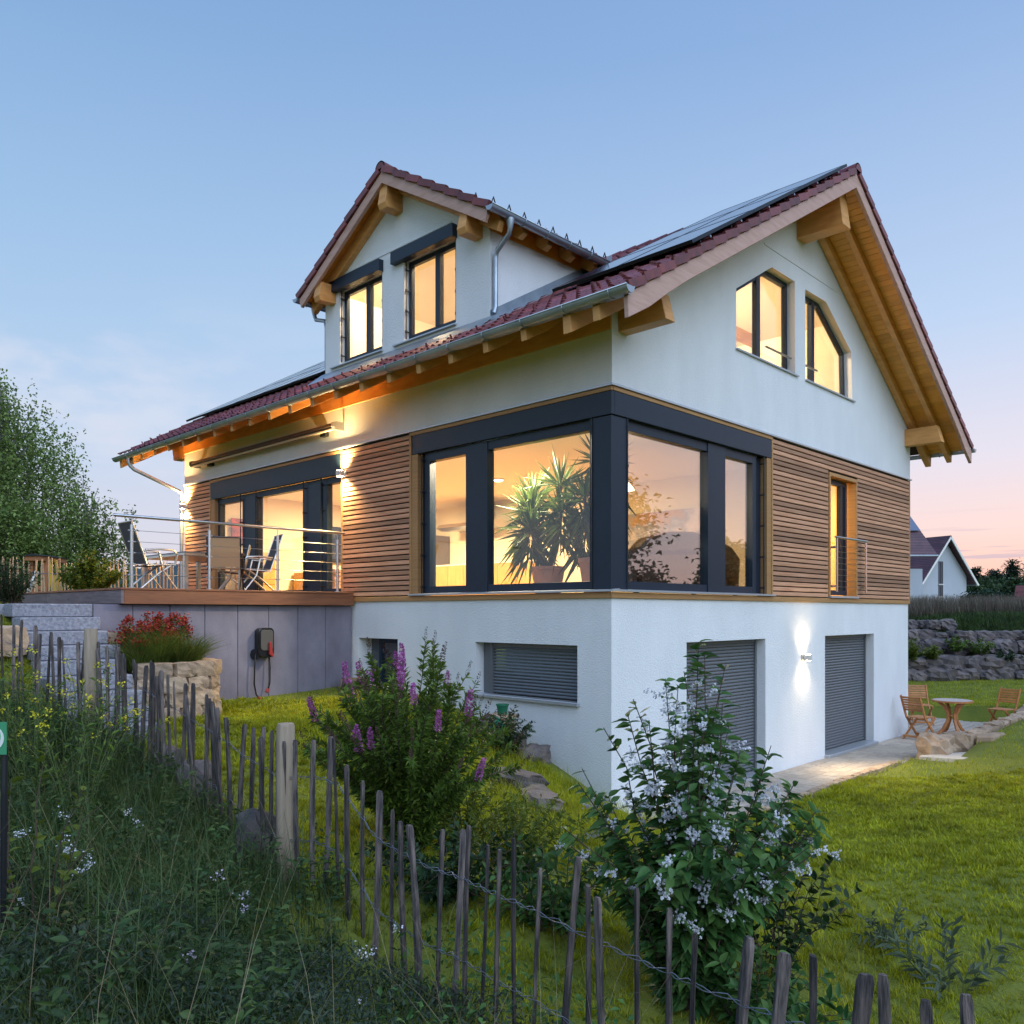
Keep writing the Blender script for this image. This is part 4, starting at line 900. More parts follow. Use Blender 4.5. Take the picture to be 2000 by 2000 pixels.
# ---------------------------------------------------------------- wall lamps: a small block throwing light up and down
def wall_lamp(p, nrm, label, e, col, up=1.0, down=1.0):
    n = Vector(nrm); s = Vector((0, 0, 1)).cross(n); p = Vector(p)
    t = thing('wall_lamp', label, 'wall lamp', p)
    c = p + n * .10
    mb = MB(); q = lambda a, b, z: c + s * a + n * b + Vector((0, 0, z))
    mb.hexa([q(-.06, -.045, -.045), q(.06, -.045, -.045), q(.06, .045, -.045), q(-.06, .045, -.045), q(-.06, -.045, .045), q(.06, -.045, .045), q(.06, .045, .045), q(-.06, .045, .045)]).build('lamp_body', mat('lamp_white', (.6, .58, .55), .4) if 'lamp_white' not in bpy.data.materials else bpy.data.materials['lamp_white'], t, bevel=.004)
    MB().hexa([p + s * a + n * b + Vector((0, 0, z)) for z in (-.05, .05) for a, b in ((-.05, 0), (.05, 0), (.05, .012), (-.05, .012))]).build('wall_plate', SILL, t)
    for k, z in ((1, .052), (-1, -.052)):
        MB().hexa([q(a, b, z + k * h) for h in (0, .003) for a, b in ((-.045, -.03), (.045, -.03), (.045, .03), (-.045, .03))]).build('lens', BULB, t)
        for tilt, cn, f_ in ((-.3, 125, .8 * up), (1.3, 108, down if k < 0 else up * .5)):
            l = lamp_light('lamp_light', 'SPOT', c + Vector((0, 0, z + k * .012)), e * f_, col, t, spot_size=rad(cn), spot_blend=1.0, shadow_soft_size=.04)
            l.rotation_euler = Vector((n.x * tilt, n.y * tilt, k)).to_track_quat('-Z', 'Y').to_euler()
wall_lamp((0, 5.74, 4.98), (-1, 0, 0), 'lit wall lamp on the slats right of the terrace door', 420, (1, .70, .30))
wall_lamp((0, 11.82, 4.95), (-1, 0, 0), 'lit wall lamp at the far left corner of the slatted wall', 420, (1, .70, .30))
wall_lamp((5.38, .03, 1.83), (0, -1, 0), 'lit wall lamp on the white basement wall between the grey shutters', 75, (1, .78, .46), .6, 5.0)
# ---------------------------------------------------------------- terrace
TX0, TY0, TY1, TZ = -3.87, 5.40, 11.9, 2.94
ter = thing('terrace', 'raised timber terrace on grey concrete wall panels with steel cable railing', 'terrace', (-1.9, 8, 1.3))
k = 0; y = TY0
while y < TY1 - .05:                         # deck boards run along the front
    MB().box(TX0, -.045, y, y + .138, TZ - .03, TZ).build('deck_board', DECK, ter, bevel=.004); y += .145
MB().box(TX0 + .05, -.05, TY0 + .01, TY0 + .07, 2.715, 2.906).build('edge_beam', DECK, ter, bevel=.005)
y = TY0 + .01
while y < TY1 - .3:
    MB().box(TX0 + .012, TX0 + .05, y, min(y + 1.02, TY1), 2.72, 2.906).build('edge_board', DECKSHADE, ter, bevel=.004); y += 1.03
MB().box(TX0 + .2, -.1, TY0 + .2, TY1, 2.66, 2.90).build('joists', BACKING, ter)
x = -.005
for k in range(8):
    MB().box(x - .515, x, 5.53, 5.62, .9, 2.71).build('concrete_panel', CONC, ter, bevel=.006); x -= .522
for k in range(3): MB().box(-4.165, -4.08, 5.625 + k * .9, 6.52 + k * .9, 1.0, 2.7).build('concrete_panel', CONC, ter, bevel=.006)
rl = MB().tube([(-3.92, 5.53, 3.935), (-.16, 5.53, 3.935)], .022, 10).build('handrail', STEEL, ter, smooth=40)
for x in (-3.67, -2.54, -1.41, -.29):
    po = MB().tube([(x, 5.53, TZ), (x, 5.53, 3.82)], .022, 10).tube([(x, 5.53, 3.82), (x, 5.53, 3.915)], .008, 6).tube([(x, 5.53, TZ), (x, 5.53, TZ + .012)], .05, 12).build('railing_post', STEEL, ter, smooth=40)
    for i in range(5): MB().tube([(x - .05, 5.53, 3.12 + i * .155), (x + .05, 5.53, 3.12 + i * .155)], .009, 6).build('cable_clamp', STEEL, po)
for i in range(5): MB().tube([(-3.70, 5.53, 3.12 + i * .155), (-.20, 5.53, 3.12 + i * .155)], .0035, 5).build('cable', STEEL, ter)
# charger for an electric car on the concrete
ev = thing('car_charger', 'black car charging box with looped cable on the concrete terrace wall', 'charger', (-1.68, 5.53, 2.12))
BLK = mat('charger_black', (.012, .012, .013), .22); RED = mat('charger_red', (.32, .025, .02), .45)
def rr(cx, cz, w, h, r, n=4):
    o = []
    for qx, qz, a0 in ((1, 1, 0), (-1, 1, 90), (-1, -1, 180), (1, -1, 270)):
        for i in range(n + 1): a = rad(a0 + 90 * i / n); o.append((cx + qx * (w / 2 - r) + r * math.cos(a), cz + qz * (h / 2 - r) + r * math.sin(a)))
    return o
cb = MB().prism([(x, 5.53, z) for x, z in rr(-1.68, 2.13, .27, .46, .07)], (0, -.14, 0), (0, 0, 0)).build('housing', BLK, ev, bevel=.015)
MB().prism([(x, 5.39, z) for x, z in rr(-1.68, 2.17, .21, .32, .05)], (0, -.012, 0), (0, .0, 0)).build('front_cover', mat('cover_grey', (.10, .09, .08), .3), ev, bevel=.006)
MB().prism([(x, 5.37, z) for x, z in [(-1.66, 2.13), (-1.62, 2.15), (-1.60, 1.98), (-1.575, 1.92), (-1.60, 1.905), (-1.66, 1.95)]], (0, -.03, 0), (0, .01, 0)).build('plug_grip', RED, ev, bevel=.008)
MB().tube([(-1.80, 5.50, 1.95), (-1.84, 5.47, 1.96)], .08, 14).build('cable_holder', BLK, ev, smooth=40)
MB().tube([(-1.83, 5.46, 1.97), (-1.85, 5.45, 1.8), (-1.86, 5.45, 1.5), (-1.83, 5.44, 1.33), (-1.80, 5.43, 1.29)], .012, 7).build('cable', BLK, ev, smooth=1)
MB().tube([(-1.60, 5.46, 1.91), (-1.59, 5.45, 1.75), (-1.60, 5.44, 1.5), (-1.63, 5.44, 1.40)], .012, 7).build('cable', BLK, ev, smooth=1)
MB().tube([(-1.80, 5.43, 1.30), (-1.78, 5.42, 1.26)], .022, 8).build('plug_tip', RED, ev); MB().tube([(-1.63, 5.44, 1.41), (-1.66, 5.43, 1.36)], .025, 8).build('plug_tip', RED, ev)
# terrace furniture
ALU = mat('aluminium_tube', (.62, .60, .56), .32, .9); MESHF = mat('sling_fabric', (.055, .06, .072), .7, bump=.3, bscale=(200, 200, 200)); TAN = mat('tan_fabric', (.42, .29, .16), .7)
DTAB = mat('table_slate', (.16, .15, .15), .4)
tb = thing('terrace_table', 'rectangular terrace table with grey top and pale metal legs', 'table', (-1.3, 8.75, TZ))
MB().box(-1.85, -.75, 7.85, 9.65, TZ + .70, TZ + .725).build('tabletop', DTAB, tb, bevel=.004)
MB().box(-1.87, -.73, 7.83, 9.67, TZ + .66, TZ + .698).build('frame', ALU, tb)
for x in (-1.82, -.78):
    for y in (7.9, 9.6): MB().box(x - .035, x + .035, y - .035, y + .035, TZ, TZ + .659).build('leg', ALU, tb)
def sling_chair(name, label, loc, rz, high, fab, group='folding chairs round the terrace table', fr=ALU):
    """Faces +x in its own frame."""
    t = thing(name, label, 'chair', loc, rz, group); B = lambda m, n, mm, **k: m.build(n, mm, t, local=True, **k)
    bh = .66 if high else .50; lean = .24 if high else .12; sh = .44
    for s in (-.27, .27):
        B(MB().tube([(.26, s, sh), (-.20, s, sh - .03), (-.20 - lean, s, sh + bh)], .014, 7), 'side_rail', fr, smooth=40)
        B(MB().tube([(.30, s * 1.04, 0), (.05, s * 1.04, .33), (-.02, s * 1.04, .64), (-.22, s * 1.04, .62)], .016, 7), 'leg', fr, smooth=40)
        B(MB().tube([(-.34, s * .96, 0), (.0, s * .96, .30), (.20, s * .96, .43)], .016, 7), 'leg', fr, smooth=40)
        B(MB().tube([(-.24, s * 1.1, .655), (.0, s * 1.1, .675), (.22, s * 1.1, .665), (.27, s * 1.1, .60), (.24, s * 1.05, .42)], .017, 7), 'armrest', fr, smooth=40)
    def sheet(pts, n):
        mb = MB(); w = .255
        for a, b in zip(pts[:-1], pts[1:]):
            d = (Vector((b[0], 0, b[1])) - Vector((a[0], 0, a[1]))).normalized(); nn = Vector((-d.z, 0, d.x)) * .004
            mb.hexa([Vector((a[0], -w, a[1])) - nn, Vector((a[0], w, a[1])) - nn, Vector((b[0], w, b[1])) - nn, Vector((b[0], -w, b[1])) - nn, Vector((a[0], -w, a[1])) + nn, Vector((a[0], w, a[1])) + nn, Vector((b[0], w, b[1])) + nn, Vector((b[0], -w, b[1])) + nn])
        B(mb, n, fab)
    sheet([(.25, sh + .005), (.0, sh - .03), (-.19, sh - .025)], 'seat'); sheet([(-.205, sh), (-.21 - lean * .5, sh + bh * .5), (-.2 - lean, sh + bh - .01)], 'backrest')
    B(MB().tube([(-.2 - lean, -.27, sh + bh), (-.2 - lean, .27, sh + bh)], .014, 7), 'top_rail', fr, smooth=40)
    B(MB().tube([(-.30, -.26, .04), (-.30, .26, .04)], .011, 6), 'cross_bar', fr, smooth=40); B(MB().tube([(.27, -.28, .04), (.27, .28, .04)], .011, 6), 'cross_bar', fr, smooth=40)
    return t
sling_chair('terrace_chair', 'high backed grey mesh recliner at the left end of the terrace table', (-2.62, 7.35, TZ), rad(0), True, MESHF)
sling_chair('terrace_chair', 'low folding chair with tan fabric, its back to the garden', (-1.36, 7.35, TZ), rad(58), False, TAN, fr=DARKM)
sling_chair('terrace_chair', 'high backed dark chair nearest to the terrace door', (-.55, 7.8, TZ), rad(166), True, MESHF)
sling_chair('terrace_chair', 'dark blue chair half hidden behind the tan folding chair', (-.5, 8.75, TZ), rad(150), False, mat('blue_sling', (.06, .08, .12), .7))
# ---------------------------------------------------------------- granite steps and the planted stone bed
steps = thing('garden_steps', 'flight of grey granite block steps up to the terrace', 'steps', (-5, 5.5, 1.2))
NS = 9
for k in range(NS):
    z1 = 1.31 + (2.712 - 1.31) * k / (NS - 1); y = 3.38 + 2.15 * k / (NS - 1); w = random.uniform(-.03, .03)
    MB().box(-5.12 + w, -4.175 + w * .3, y, y + .36, z1 - .172, z1).build('step_block', GRANITE, steps, bevel=.012)
    MB().box(-5.08, -4.2, y + .03, y + .36, z1 - .6, z1 - .174).build('footing', CONC, steps)
MB().box(-5.3, -4.19, 5.90, 6.9, 2.5, 2.706).build('step_block', GRANITE, steps, bevel=.012)
def stone_mesh(name, m, sx, sy, sz, seed, rough=.12, sub=2, flat=.5):
    rg = np.random.default_rng(seed); bm = bmesh.new()
    bmesh.ops.create_cube(bm, size=1); bmesh.ops.subdivide_edges(bm, edges=bm.edges, cuts=sub, use_grid_fill=True)
    ph = rg.uniform(0, 6, (3, 3))
    for v in bm.verts:
        c = v.co.copy(); l = c.length; r = c.normalized() * .62; c = c.lerp(r, flat)
        o = sum(math.sin(c.x * 3.7 * (i + 1) + ph[i, 0]) * math.sin(c.y * 3.3 * (i + 1) + ph[i, 1]) * math.sin(c.z * 3.9 * (i + 1) + ph[i, 2]) / (i + 1) for i in range(3))
        c += c.normalized() * o * rough + Vector(rg.normal(0, rough * .22, 3)); v.co = Vector((c.x * sx, c.y * sy, c.z * sz))
    me = bpy.data.meshes.new(name); bm.to_mesh(me); bm.free(); me.materials.append(m)
    return me
BLK_ST = [stone_mesh('stone', SAND, 1, 1, 1, i, .07, 3, .22) for i in range(6)]
RND_ST = [stone_mesh('boulder', BOULDER, 1, 1, 1, 20 + i, .16, 3, .62) for i in range(6)]
def put(name, me, x, y, z, sx, sy, sz, rz=0, parent=None, tilt=0):
    return inst(name, me, Matrix.Translation((x, y, z)) @ Matrix.Rotation(rz, 4, 'Z') @ Matrix.Rotation(tilt, 4, 'X') @ Matrix.Diagonal((sx, sy, sz, 1)), parent)
bed = thing('stone_planter', 'low curved sandstone block wall round the red flower bed', 'planter', (-3.3, 4.8, 1.25))
PATH = [(-4.08, 4.35), (-3.7, 4.22), (-3.25, 4.32), (-2.98, 4.6), (-2.88, 5.0), (-2.86, 5.48)]
def along(path, s):
    for a, b in zip(path[:-1], path[1:]):
        l = math.dist(a, b)
        if s <= l: t = s / l; return a[0] + (b[0] - a[0]) * t, a[1] + (b[1] - a[1]) * t, math.atan2(b[1] - a[1], b[0] - a[0])
        s -= l
    return b[0], b[1], math.atan2(path[-1][1] - path[-2][1], path[-1][0] - path[-2][0])
plen = sum(math.dist(a, b) for a, b in zip(PATH[:-1], PATH[1:]))
for c in range(4):
    s = 0 if c % 2 else -.12
    while s < plen - .05:
        w = random.uniform(.26, .42); x, y, a = along(PATH, min(max(s + w / 2, .02), plen - .02))
        put('stone', random.choice(BLK_ST), x, y, 1.21 + c * .185 + .09, w * 1.03, .26, .195, a + random.uniform(-.06, .06), bed, random.uniform(-.06, .06)); s += w
MB().prism([(-4.06, 5.5, 0), (-4.06, 4.4, 0), (-3.7, 4.3, 0), (-3.28, 4.4, 0), (-3.05, 4.65, 0), (-2.96, 5.0, 0), (-2.94, 5.5, 0)], (0, 0, 1.3), (0, 0, 1.86)).build('soil_fill', SOIL, bed)
for i, (x, y, z, w, d, h, lb) in enumerate([(-3.98, 5.25, 2.2, .36, .3, .26, 'reddish block standing beside the granite steps by the concrete wall'), (-3.9, 4.95, 2.0, .4, .3, .2, 'flat reddish stone under the red flowers next to the steps'), (-5.4, 5.0, 2.25, .4, .4, .35, 'rounded tan stone left of the granite steps')]):
    tag(put('stone', BLK_ST[i], x, y, z, w, d, h, .2 * i), lb, 'stone')
# ---------------------------------------------------------------- paving, kerb, sill stones
pav = thing('paved_patio', 'paved strip of light concrete pavers along the house', 'paving', (6, -.5, 0))
MB().prism([(-.3, -1.0, 0), (6.9, -1.12, 0), (6.9, -1.9, 0), (13.8, -2.0, 0), (13.8, 3.1, 0), (10.53, 3.1, 0), (10.53, .025, 0), (-.3, .025, 0)], (0, 0, -.12), (0, 0, -.028)).build('sand_bed', mat('joint_sand', (.16, .13, .10), .95), pav)
pm_ = [MB().box(-.098 + e, .098 - e, -.098, .098, -.03, h).mesh('paver', PAVER, bevel=.006) for e, h in ((0, 0), (.001, .002), (.0015, -.002))]
pn_ = [MB().box(-.148, .148, -.098, .098, -.03, h).mesh('paver', PAVER, bevel=.006) for h in (0, .002)]
cnt = 0; far_p = []
rowy = .025 - .1; r = 0
while rowy > -2.0:
    x = -.3 + (.11 if r % 2 else 0)
    while x < 13.7:
        w = .2 if random.random() < .55 else .3; cx = x + w / 2
        ok = (rowy - .1 > (-1.13 if cx < 6.8 else -1.98)) and cx + w / 2 < 13.75
        if ok:
            me = random.choice(pm_ if w == .2 else pn_); Mx = Matrix.Translation((cx, rowy, 0))
            if 2.6 < cx < 9.4 and cnt < 298: inst('paver', me, Mx, pav); cnt += 1
            else: far_p.append((me, Mx))
        x += w
    rowy -= .2; r += 1
rowy = .125
while rowy < 3.0:                            # round the corner of the house
    x = 10.55
    while x < 13.6: far_p.append((pm_[0], Matrix.Translation((x + .1, rowy, 0)))); x += .2
    rowy += .2
V = []; Q = []
o = 0
for me, M in far_p:
    co = np.empty(len(me.vertices) * 3); me.vertices.foreach_get('co', co); co = co.reshape(-1, 3) + np.array(M.translation)
    for p in me.polygons:
        q = [i + o for i in p.vertices]
        for i in range(1, len(q) - 1): Q.append((q[0], q[i], q[i + 1]))
    V.append(co); o += len(co)
tag(np_mesh('pavers', np.concatenate(V), Q, PAVER, pav), kind='stuff')
# kerb of flat stones along the lawn
kerb = thing('kerb_stones', 'line of flat edging stones between paving and lawn', 'kerb', (3, -1.15, 0))
x = -.2
while x < 6.4:
    w = random.uniform(.2, .42); put('stone', random.choice(BLK_ST), x + w / 2, -1.10 - .02 * math.sin(x) - x * .004, .0, w * 1.0, random.uniform(.1, .17), .12, random.uniform(-.1, .1), kerb); x += w
edge = thing('edging_stones', 'row of pale stones holding the raised lawn edge right of the boulder', 'stone edging', (10, -1.9, .1))
x = 8.0
while x < 16:
    w = random.uniform(.3, .55); put('stone', random.choice(BLK_ST), x + w / 2, -1.72 + .02 * math.sin(x * 2) + max(0, x - 12) * .12, .2 + max(0, x - 12) * .03, w * 1.05, .26, .42 + random.uniform(-.05, .06), random.uniform(-.15, .15), edge); x += w
tag(put('boulder', stone_mesh('boulder', SAND, 1, 1, 1, 60, .14, 3, .55), 7.45, -1.48, .16, .85, .5, .52, .1), 'big tan boulder beside the pale slab at the lawn edge', 'boulder')
tag(put('boulder', stone_mesh('boulder', SAND, 1, 1, 1, 61, .14, 3, .5), 8.05, -1.62, .18, .5, .42, .5, .5), 'smaller cracked boulder close behind the big tan boulder', 'boulder')
tag(MB().prism([(6.75, -1.40, 0), (6.95, -2.05, 0), (7.75, -2.45, 0), (8.2, -2.1, 0), (7.4, -1.72, 0)], (0, 0, .0), (0, 0, .16)).build('stone_slab', SLABM, bevel=.02), 'pale flat stone slab forming a step from paving to lawn', 'stone slab')
tag(MB().prism([(8.15, -1.9, 0), (8.9, -2.0, 0), (8.95, -2.2, 0), (8.25, -2.15, 0)], (0, 0, .1), (0, 0, .40)).build('stone_slab', SAND, bevel=.03), 'narrow reddish slab behind the pale flat slab', 'stone slab')
# stones at the foot of the left wall, log, green watering can
rk = [(-.55, 1.35, .6, .3, .3, 'long grey stone along the foot of the white wall'), (-.38, 1.0, .55, .28, .28, 'blocky grey stone nearest the white wall corner'), (-.5, 1.8, .4, .3, .3, 'small grey stone by the green watering can'), (-1.5, .25, .75, .35, .28, 'low grey stone in the grass left of the white bush'), (-1.7, -.35, .8, .36, .26, 'flat pale stone in the grass behind the white bush'), (-2.4, .6, .6, .35, .24, 'grey stone half sunk in the grass by the purple bush')]
for i, (x, y, w, d, h, lb) in enumerate(rk): tag(put('stone', RND_ST[i % 6] if i != 1 else RND_ST[5], x, y, gz(x, y) + h * .12, w * .9, d * .9, h * .85, random.uniform(0, 3)), lb, 'stone')
for i, (px, d, s, lb) in enumerate([(385, 6.9, .36, 'white stone in the tall grass behind the fence, left'), (498, 6.0, .38, 'upright white stone by the thick fence post'), (330, 7.3, .3, 'small white stone in the grass left of the white stones')]):
    x, y = at(px, d); tag(put('stone', RND_ST[i], x, y, gz(x, y) + s * .35, s * .7, s * .7, s * 1.2, i), lb, 'stone')
lg = thing('split_log', 'split log lying at the corner of concrete and white wall', 'log', (-.2, 5.2, 1.42))
MB().tube([(-.42, 5.22, 1.43), (-.05, 5.0, 1.42)], .1, 10).build('bark', BARK, lg, smooth=40); MB().tube([(-.43, 5.225, 1.43), (-.425, 5.222, 1.43)], .085, 10).build('cut_face', mat('cut_wood', (.5, .28, .12), .7), lg)
wc = thing('watering_can', 'green plastic watering can among plants by the white wall', 'watering can', (-.45, 1.55, .95))
GRN = mat('green_plastic', (.012, .16, .085), .45); zc_ = gz(-.45, 1.55) + .0
MB().lathe([(.10, 0), (.11, .1), (.10, .22), (.06, .25)], 14, (-.45, 1.55, zc_)).build('can_body', GRN, wc, smooth=40); MB().tube([(-.45, 1.45, zc_ + .05), (-.46, 1.3, zc_ + .26), (-.46, 1.26, zc_ + .3)], [.025, .018, .03], 8).build('spout', GRN, wc, smooth=40)
MB().tube([(-.45, 1.62, zc_ + .05), (-.45, 1.74, zc_ + .16), (-.45, 1.66, zc_ + .3), (-.45, 1.52, zc_ + .26)], .014, 7).build('handle', GRN, wc, smooth=40)
pt = MB().lathe([(.06, 0), (.08, .11), (.09, .12), (.09, .135), (.075, .135)], 14, (-.3, 1.62, gz(-.3, 1.62) + .30)).build('flower_pot', GRN, smooth=40); tag(pt, 'small green flower pot above the watering can', 'flower pot')
tag(put('stone', BLK_ST[4], -.3, 1.62, gz(-.3, 1.62) + .10, .26, .26, .40), 'square block carrying the green flower pot', 'stone')
# ---------------------------------------------------------------- patio furniture
pt = thing('patio_table', 'round wooden patio table on curved legs', 'table', (10.9, -.72, 0))
MB().lathe([(.36, .70), (.40, .705), (.40, .735), (.39, .74)], 28, (10.9, -.72, 0)).build('tabletop', TEAK, pt, smooth=40)
MB().lathe([(.05, .741), (.37, .742)], 28, (10.9, -.72, 0)).build('top_inlay', mat('table_inlay', (.42, .36, .34), .35), pt)
for k in range(4):
    a = rad(45 + 90 * k); P = [(10.9 + r * math.cos(a), -.72 + r * math.sin(a), z) for r, z in ((.34, .0), (.20, .12), (.09, .32), (.09, .45), (.18, .62), (.30, .70))]
    lgm = MB()
    for p, q in zip(P[:-1], P[1:]): lgm.beam(p, q, .045, .055, (math.cos(a + 1.57), math.sin(a + 1.57), 0))
    lgm.build('leg', TEAK, pt)
MB().lathe([(.10, .40), (.10, .43)], 12, (10.9, -.72, 0)).build('brace', TEAK, pt)
def folding_chair(label, loc, rz):
    t = thing('folding_chair', label, 'chair', loc, rz, 'wooden folding chairs round the patio table'); B = lambda m, n, **k: m.build(n, TEAK, t, local=True, **k)
    for s in (-.21, .21):
        B(MB().beam((.24, s, .0), (-.16, s, .46), .025, .05, (1, 0, 0)).beam((-.155, s, .455), (-.34, s, .90), .025, .05, (1, 0, 0)), 'back_leg', bevel=.004)
        B(MB().beam((-.30, s * .88, .0), (.22, s * .88, .43), .025, .045, (1, 0, 0)), 'front_leg', bevel=.004)
    for x in (.20, -.27): B(MB().box(x - .015, x + .015, -.2, .2, .05, .09), 'cross_bar')
    for k in range(7): x = -.19 + k * .062; B(MB().box(x, x + .05, -.20, .20, .44, .458), 'seat_slat', bevel=.003)
    for k in range(6):
        z = .60 + k * .052; x = -.155 - (z - .455) * .416; B(MB().beam((x, -.205, z), (x, .205, z), .016, .042, (-.38, 0, .92)), 'back_slat', bevel=.003)
    return t
folding_chair('wooden folding chair nearest the house wall, seen from the side', (9.85, -.42, 0), rad(-15))
folding_chair('wooden folding chair behind the round table, facing the viewer', (12.25, .35, 0), rad(215))
folding_chair('wooden folding chair right of the round table, by the stone edging', (12.6, -1.25, 0), rad(165))
# ---------------------------------------------------------------- picket fence
fn = thing('picket_fence', 'weathered split picket fence held by twisted wire, running down the slope', 'fence', at(555, 5.7) + (.76,))
FP = [at(a, d) for a, d, z in FENCE]
flen = sum(math.dist(a, b) for a, b in zip(FP[:-1], FP[1:]))
PK = []
for i in range(5):
    rg = random.Random(i); mb = MB(); n = 7; N = 6; bend = rg.uniform(-.02, .02)
    for k in range(n):
        z = (0, .2, .4, .6, .8, .975, 1)[k]; w = .019 * (1 + rg.uniform(-.12, .12)) * (1.0 if k < n - 1 else .80)
        for j in range(N):
            a = 6.283 * j / N; e = 1 + .3 * math.sin(a * 2 + i); mb.v.append((w * math.cos(a) * e + bend * math.sin(z * 3) + rg.uniform(-.001, .001), w * .75 * math.sin(a) * e, z))
    for k in range(n - 1):
        for j in range(N): a, b = k * N + j, k * N + (j + 1) % N; mb.f.append((a, b, b + N, a + N))
    mb.f.append(tuple((n - 1) * N + j for j in range(N))); PK.append(mb.mesh('picket', PICKET, smooth=40))
s = .0; fpts = []
while s < flen:
    x, y, a = along(FP, s); x += random.uniform(-.012, .012); z = gz(x, y); h = .96 + random.uniform(-.05, .05)
    sc = random.uniform(.72, 1.18)
    inst('picket', random.choice(PK), Matrix.Translation((x, y, z - .12)) @ Matrix.Rotation(a + random.uniform(-.5, .5), 4, 'Z') @ Matrix.Rotation(random.gauss(0, .035), 4, 'X') @ Matrix.Rotation(random.gauss(.0, .045), 4, 'Y') @ Matrix.Diagonal((sc, sc, h + .12, 1)), fn)
    fpts.append((x, y, z)); s += (.096 if s < 5.6 else .142) * random.uniform(.72, 1.28)
for px, d, r in ((177, 8.25, .062), (558, 5.66, .062)):
    x, y = at(px, d); z = gz(x, y)
    MB().tube([(x, y, z - .2), (x, y, z + .55), (x, y, z + 1.06), (x, y, z + 1.08)], [r, r, r * .98, r * .85], 14).build('fence_post', POSTM, fn, smooth=40)
for hz, ph in ((.72, 0), (.30, 1.5)):
    for tw in (0, math.pi):
        P = []
        for i in range(len(fpts) - 1):
            a, b = Vector(fpts[i]), Vector(fpts[i + 1])
            for k in range(6):
                p = a.lerp(b, k / 6); u = i * 6 + k; A = u * 1.05 + tw; spread = .020 if k == 0 else .006
                P.append(p + Vector((FW.x * math.sin(A) * spread, FW.y * math.sin(A) * spread, hz + .008 * math.cos(A) - .012 * math.sin(k / 6 * math.pi))))
        MB().tube(P, .0024, 4).build('twisted_wire', WIRE, fn, smooth=1)
# ---------------------------------------------------------------- planting near the house
def rnd(a, b, n=None): return RNG.uniform(a, b, n)
def stems_from(x, y, z, n, h, spread, k=7, base=.12, curve=1.0, jit=.03):
    a = rnd(0, 6.283, n); rr_ = np.sqrt(rnd(0, 1, n)); hh = h * (1 - .42 * rr_ ** 2) * rnd(.82, 1.08, n); t = np.linspace(0, 1, k)[None, :]
    out = spread * rr_[:, None] * t ** (1 + .6 * curve); P = np.stack([x + np.cos(a)[:, None] * (out + base * rr_[:, None]), y + np.sin(a)[:, None] * (out + base * rr_[:, None]), z + hh[:, None] * (t - .12 * rr_[:, None] * t ** 2)], 2)
    P[:, 1:] += RNG.normal(0, jit, P[:, 1:].shape) * h * .5
    return P
def leaves_on(P, per, L, Wd, t0=.15, up=.55, fold=.22, droop=.1, t1=1.0):
    m, k, _ = P.shape; n = m * per; i = np.repeat(np.arange(m), per); t = rnd(t0, t1, n) * (k - 1); j = np.minimum(t.astype(int), k - 2); f = (t - j)[:, None]
    p = P[i, j] * (1 - f) + P[i, j + 1] * f; d = unit(P[i, j + 1] - P[i, j]); s = unit(np.cross(d, RNG.normal(size=(n, 3))))
    D = unit(s + d * up); return (oval_leaves if Wd > .03 else leaf_arrays)(p, D, L * rnd(.65, 1.25, n), Wd * rnd(.75, 1.2, n), fold, droop)
LEAF_SP = leafmat('spirea_leaf', (.055, .115, .018), (.16, .235, .035), .3, .35)
LEAF_DZ = leafmat('deutzia_leaf', (.035, .11, .03), (.11, .21, .05), .28, .3)
LEAF_YG = leafmat('lime_leaf', (.09, .14, .015), (.17, .20, .025), .35, .3)
LEAF_DK = leafmat('dark_leaf', (.012, .035, .012), (.03, .07, .018), .25, .35)
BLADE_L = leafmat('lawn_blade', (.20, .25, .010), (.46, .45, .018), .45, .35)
BLADE_W = leafmat('wild_grass', (.03, .07, .022), (.09, .13, .036), .3, .45)
STRAW = leafmat('straw', (.16, .12, .06), (.30, .24, .14), .2, .2)
PURPLE = leafmat('purple_petal', (.36, .07, .30), (.60, .22, .52), .2, .2)
SPENT = mat('spent_flower', (.07, .03, .022), .9)
WPET = leafmat('white_petal', (.62, .64, .70), (.80, .80, .84), .2, .1)
YPET = leafmat('yellow_petal', (.60, .52, .02), (.75, .68, .05), .2, .1)
REDF = leafmat('red_petal', (.22, .015, .012), (.42, .04, .025), .2, .2)
def spike_mesh(name, m, l, r, n, s):
    t = rnd(0, 1, n); a = rnd(0, 6.283, n); rr_ = r * np.sqrt(np.clip(1.02 - t, 0, 1)) * (0.75 + .35 * rnd(0, 1, n)) * np.clip(t * 9, .3, 1)
    P = np.stack([np.cos(a) * rr_ * .5, np.sin(a) * rr_ * .5, t * l], 1); D = np.stack([np.cos(a), np.sin(a), rnd(-.1, .7, n)], 1)
    V, Fc = leaf_arrays(P, D, s * rnd(.7, 1.3, n), s * .8, .2, 0); o = np_mesh(name, V, Fc, m); me = o.data; bpy.data.objects.remove(o); return me
SPK = [spike_mesh('flower_spike', PURPLE, .15, .03, 260, .014) for _ in range(2)]; SPB = [spike_mesh('spent_spike', SPENT, .15, .02, 60, .014) for _ in range(2)]
def dirM(p, d, s=1): return Matrix.Translation(Vector(p)) @ Vector(d).to_track_quat('Z', 'Y').to_matrix().to_4x4() @ Matrix.Diagonal((s, s, s, 1))
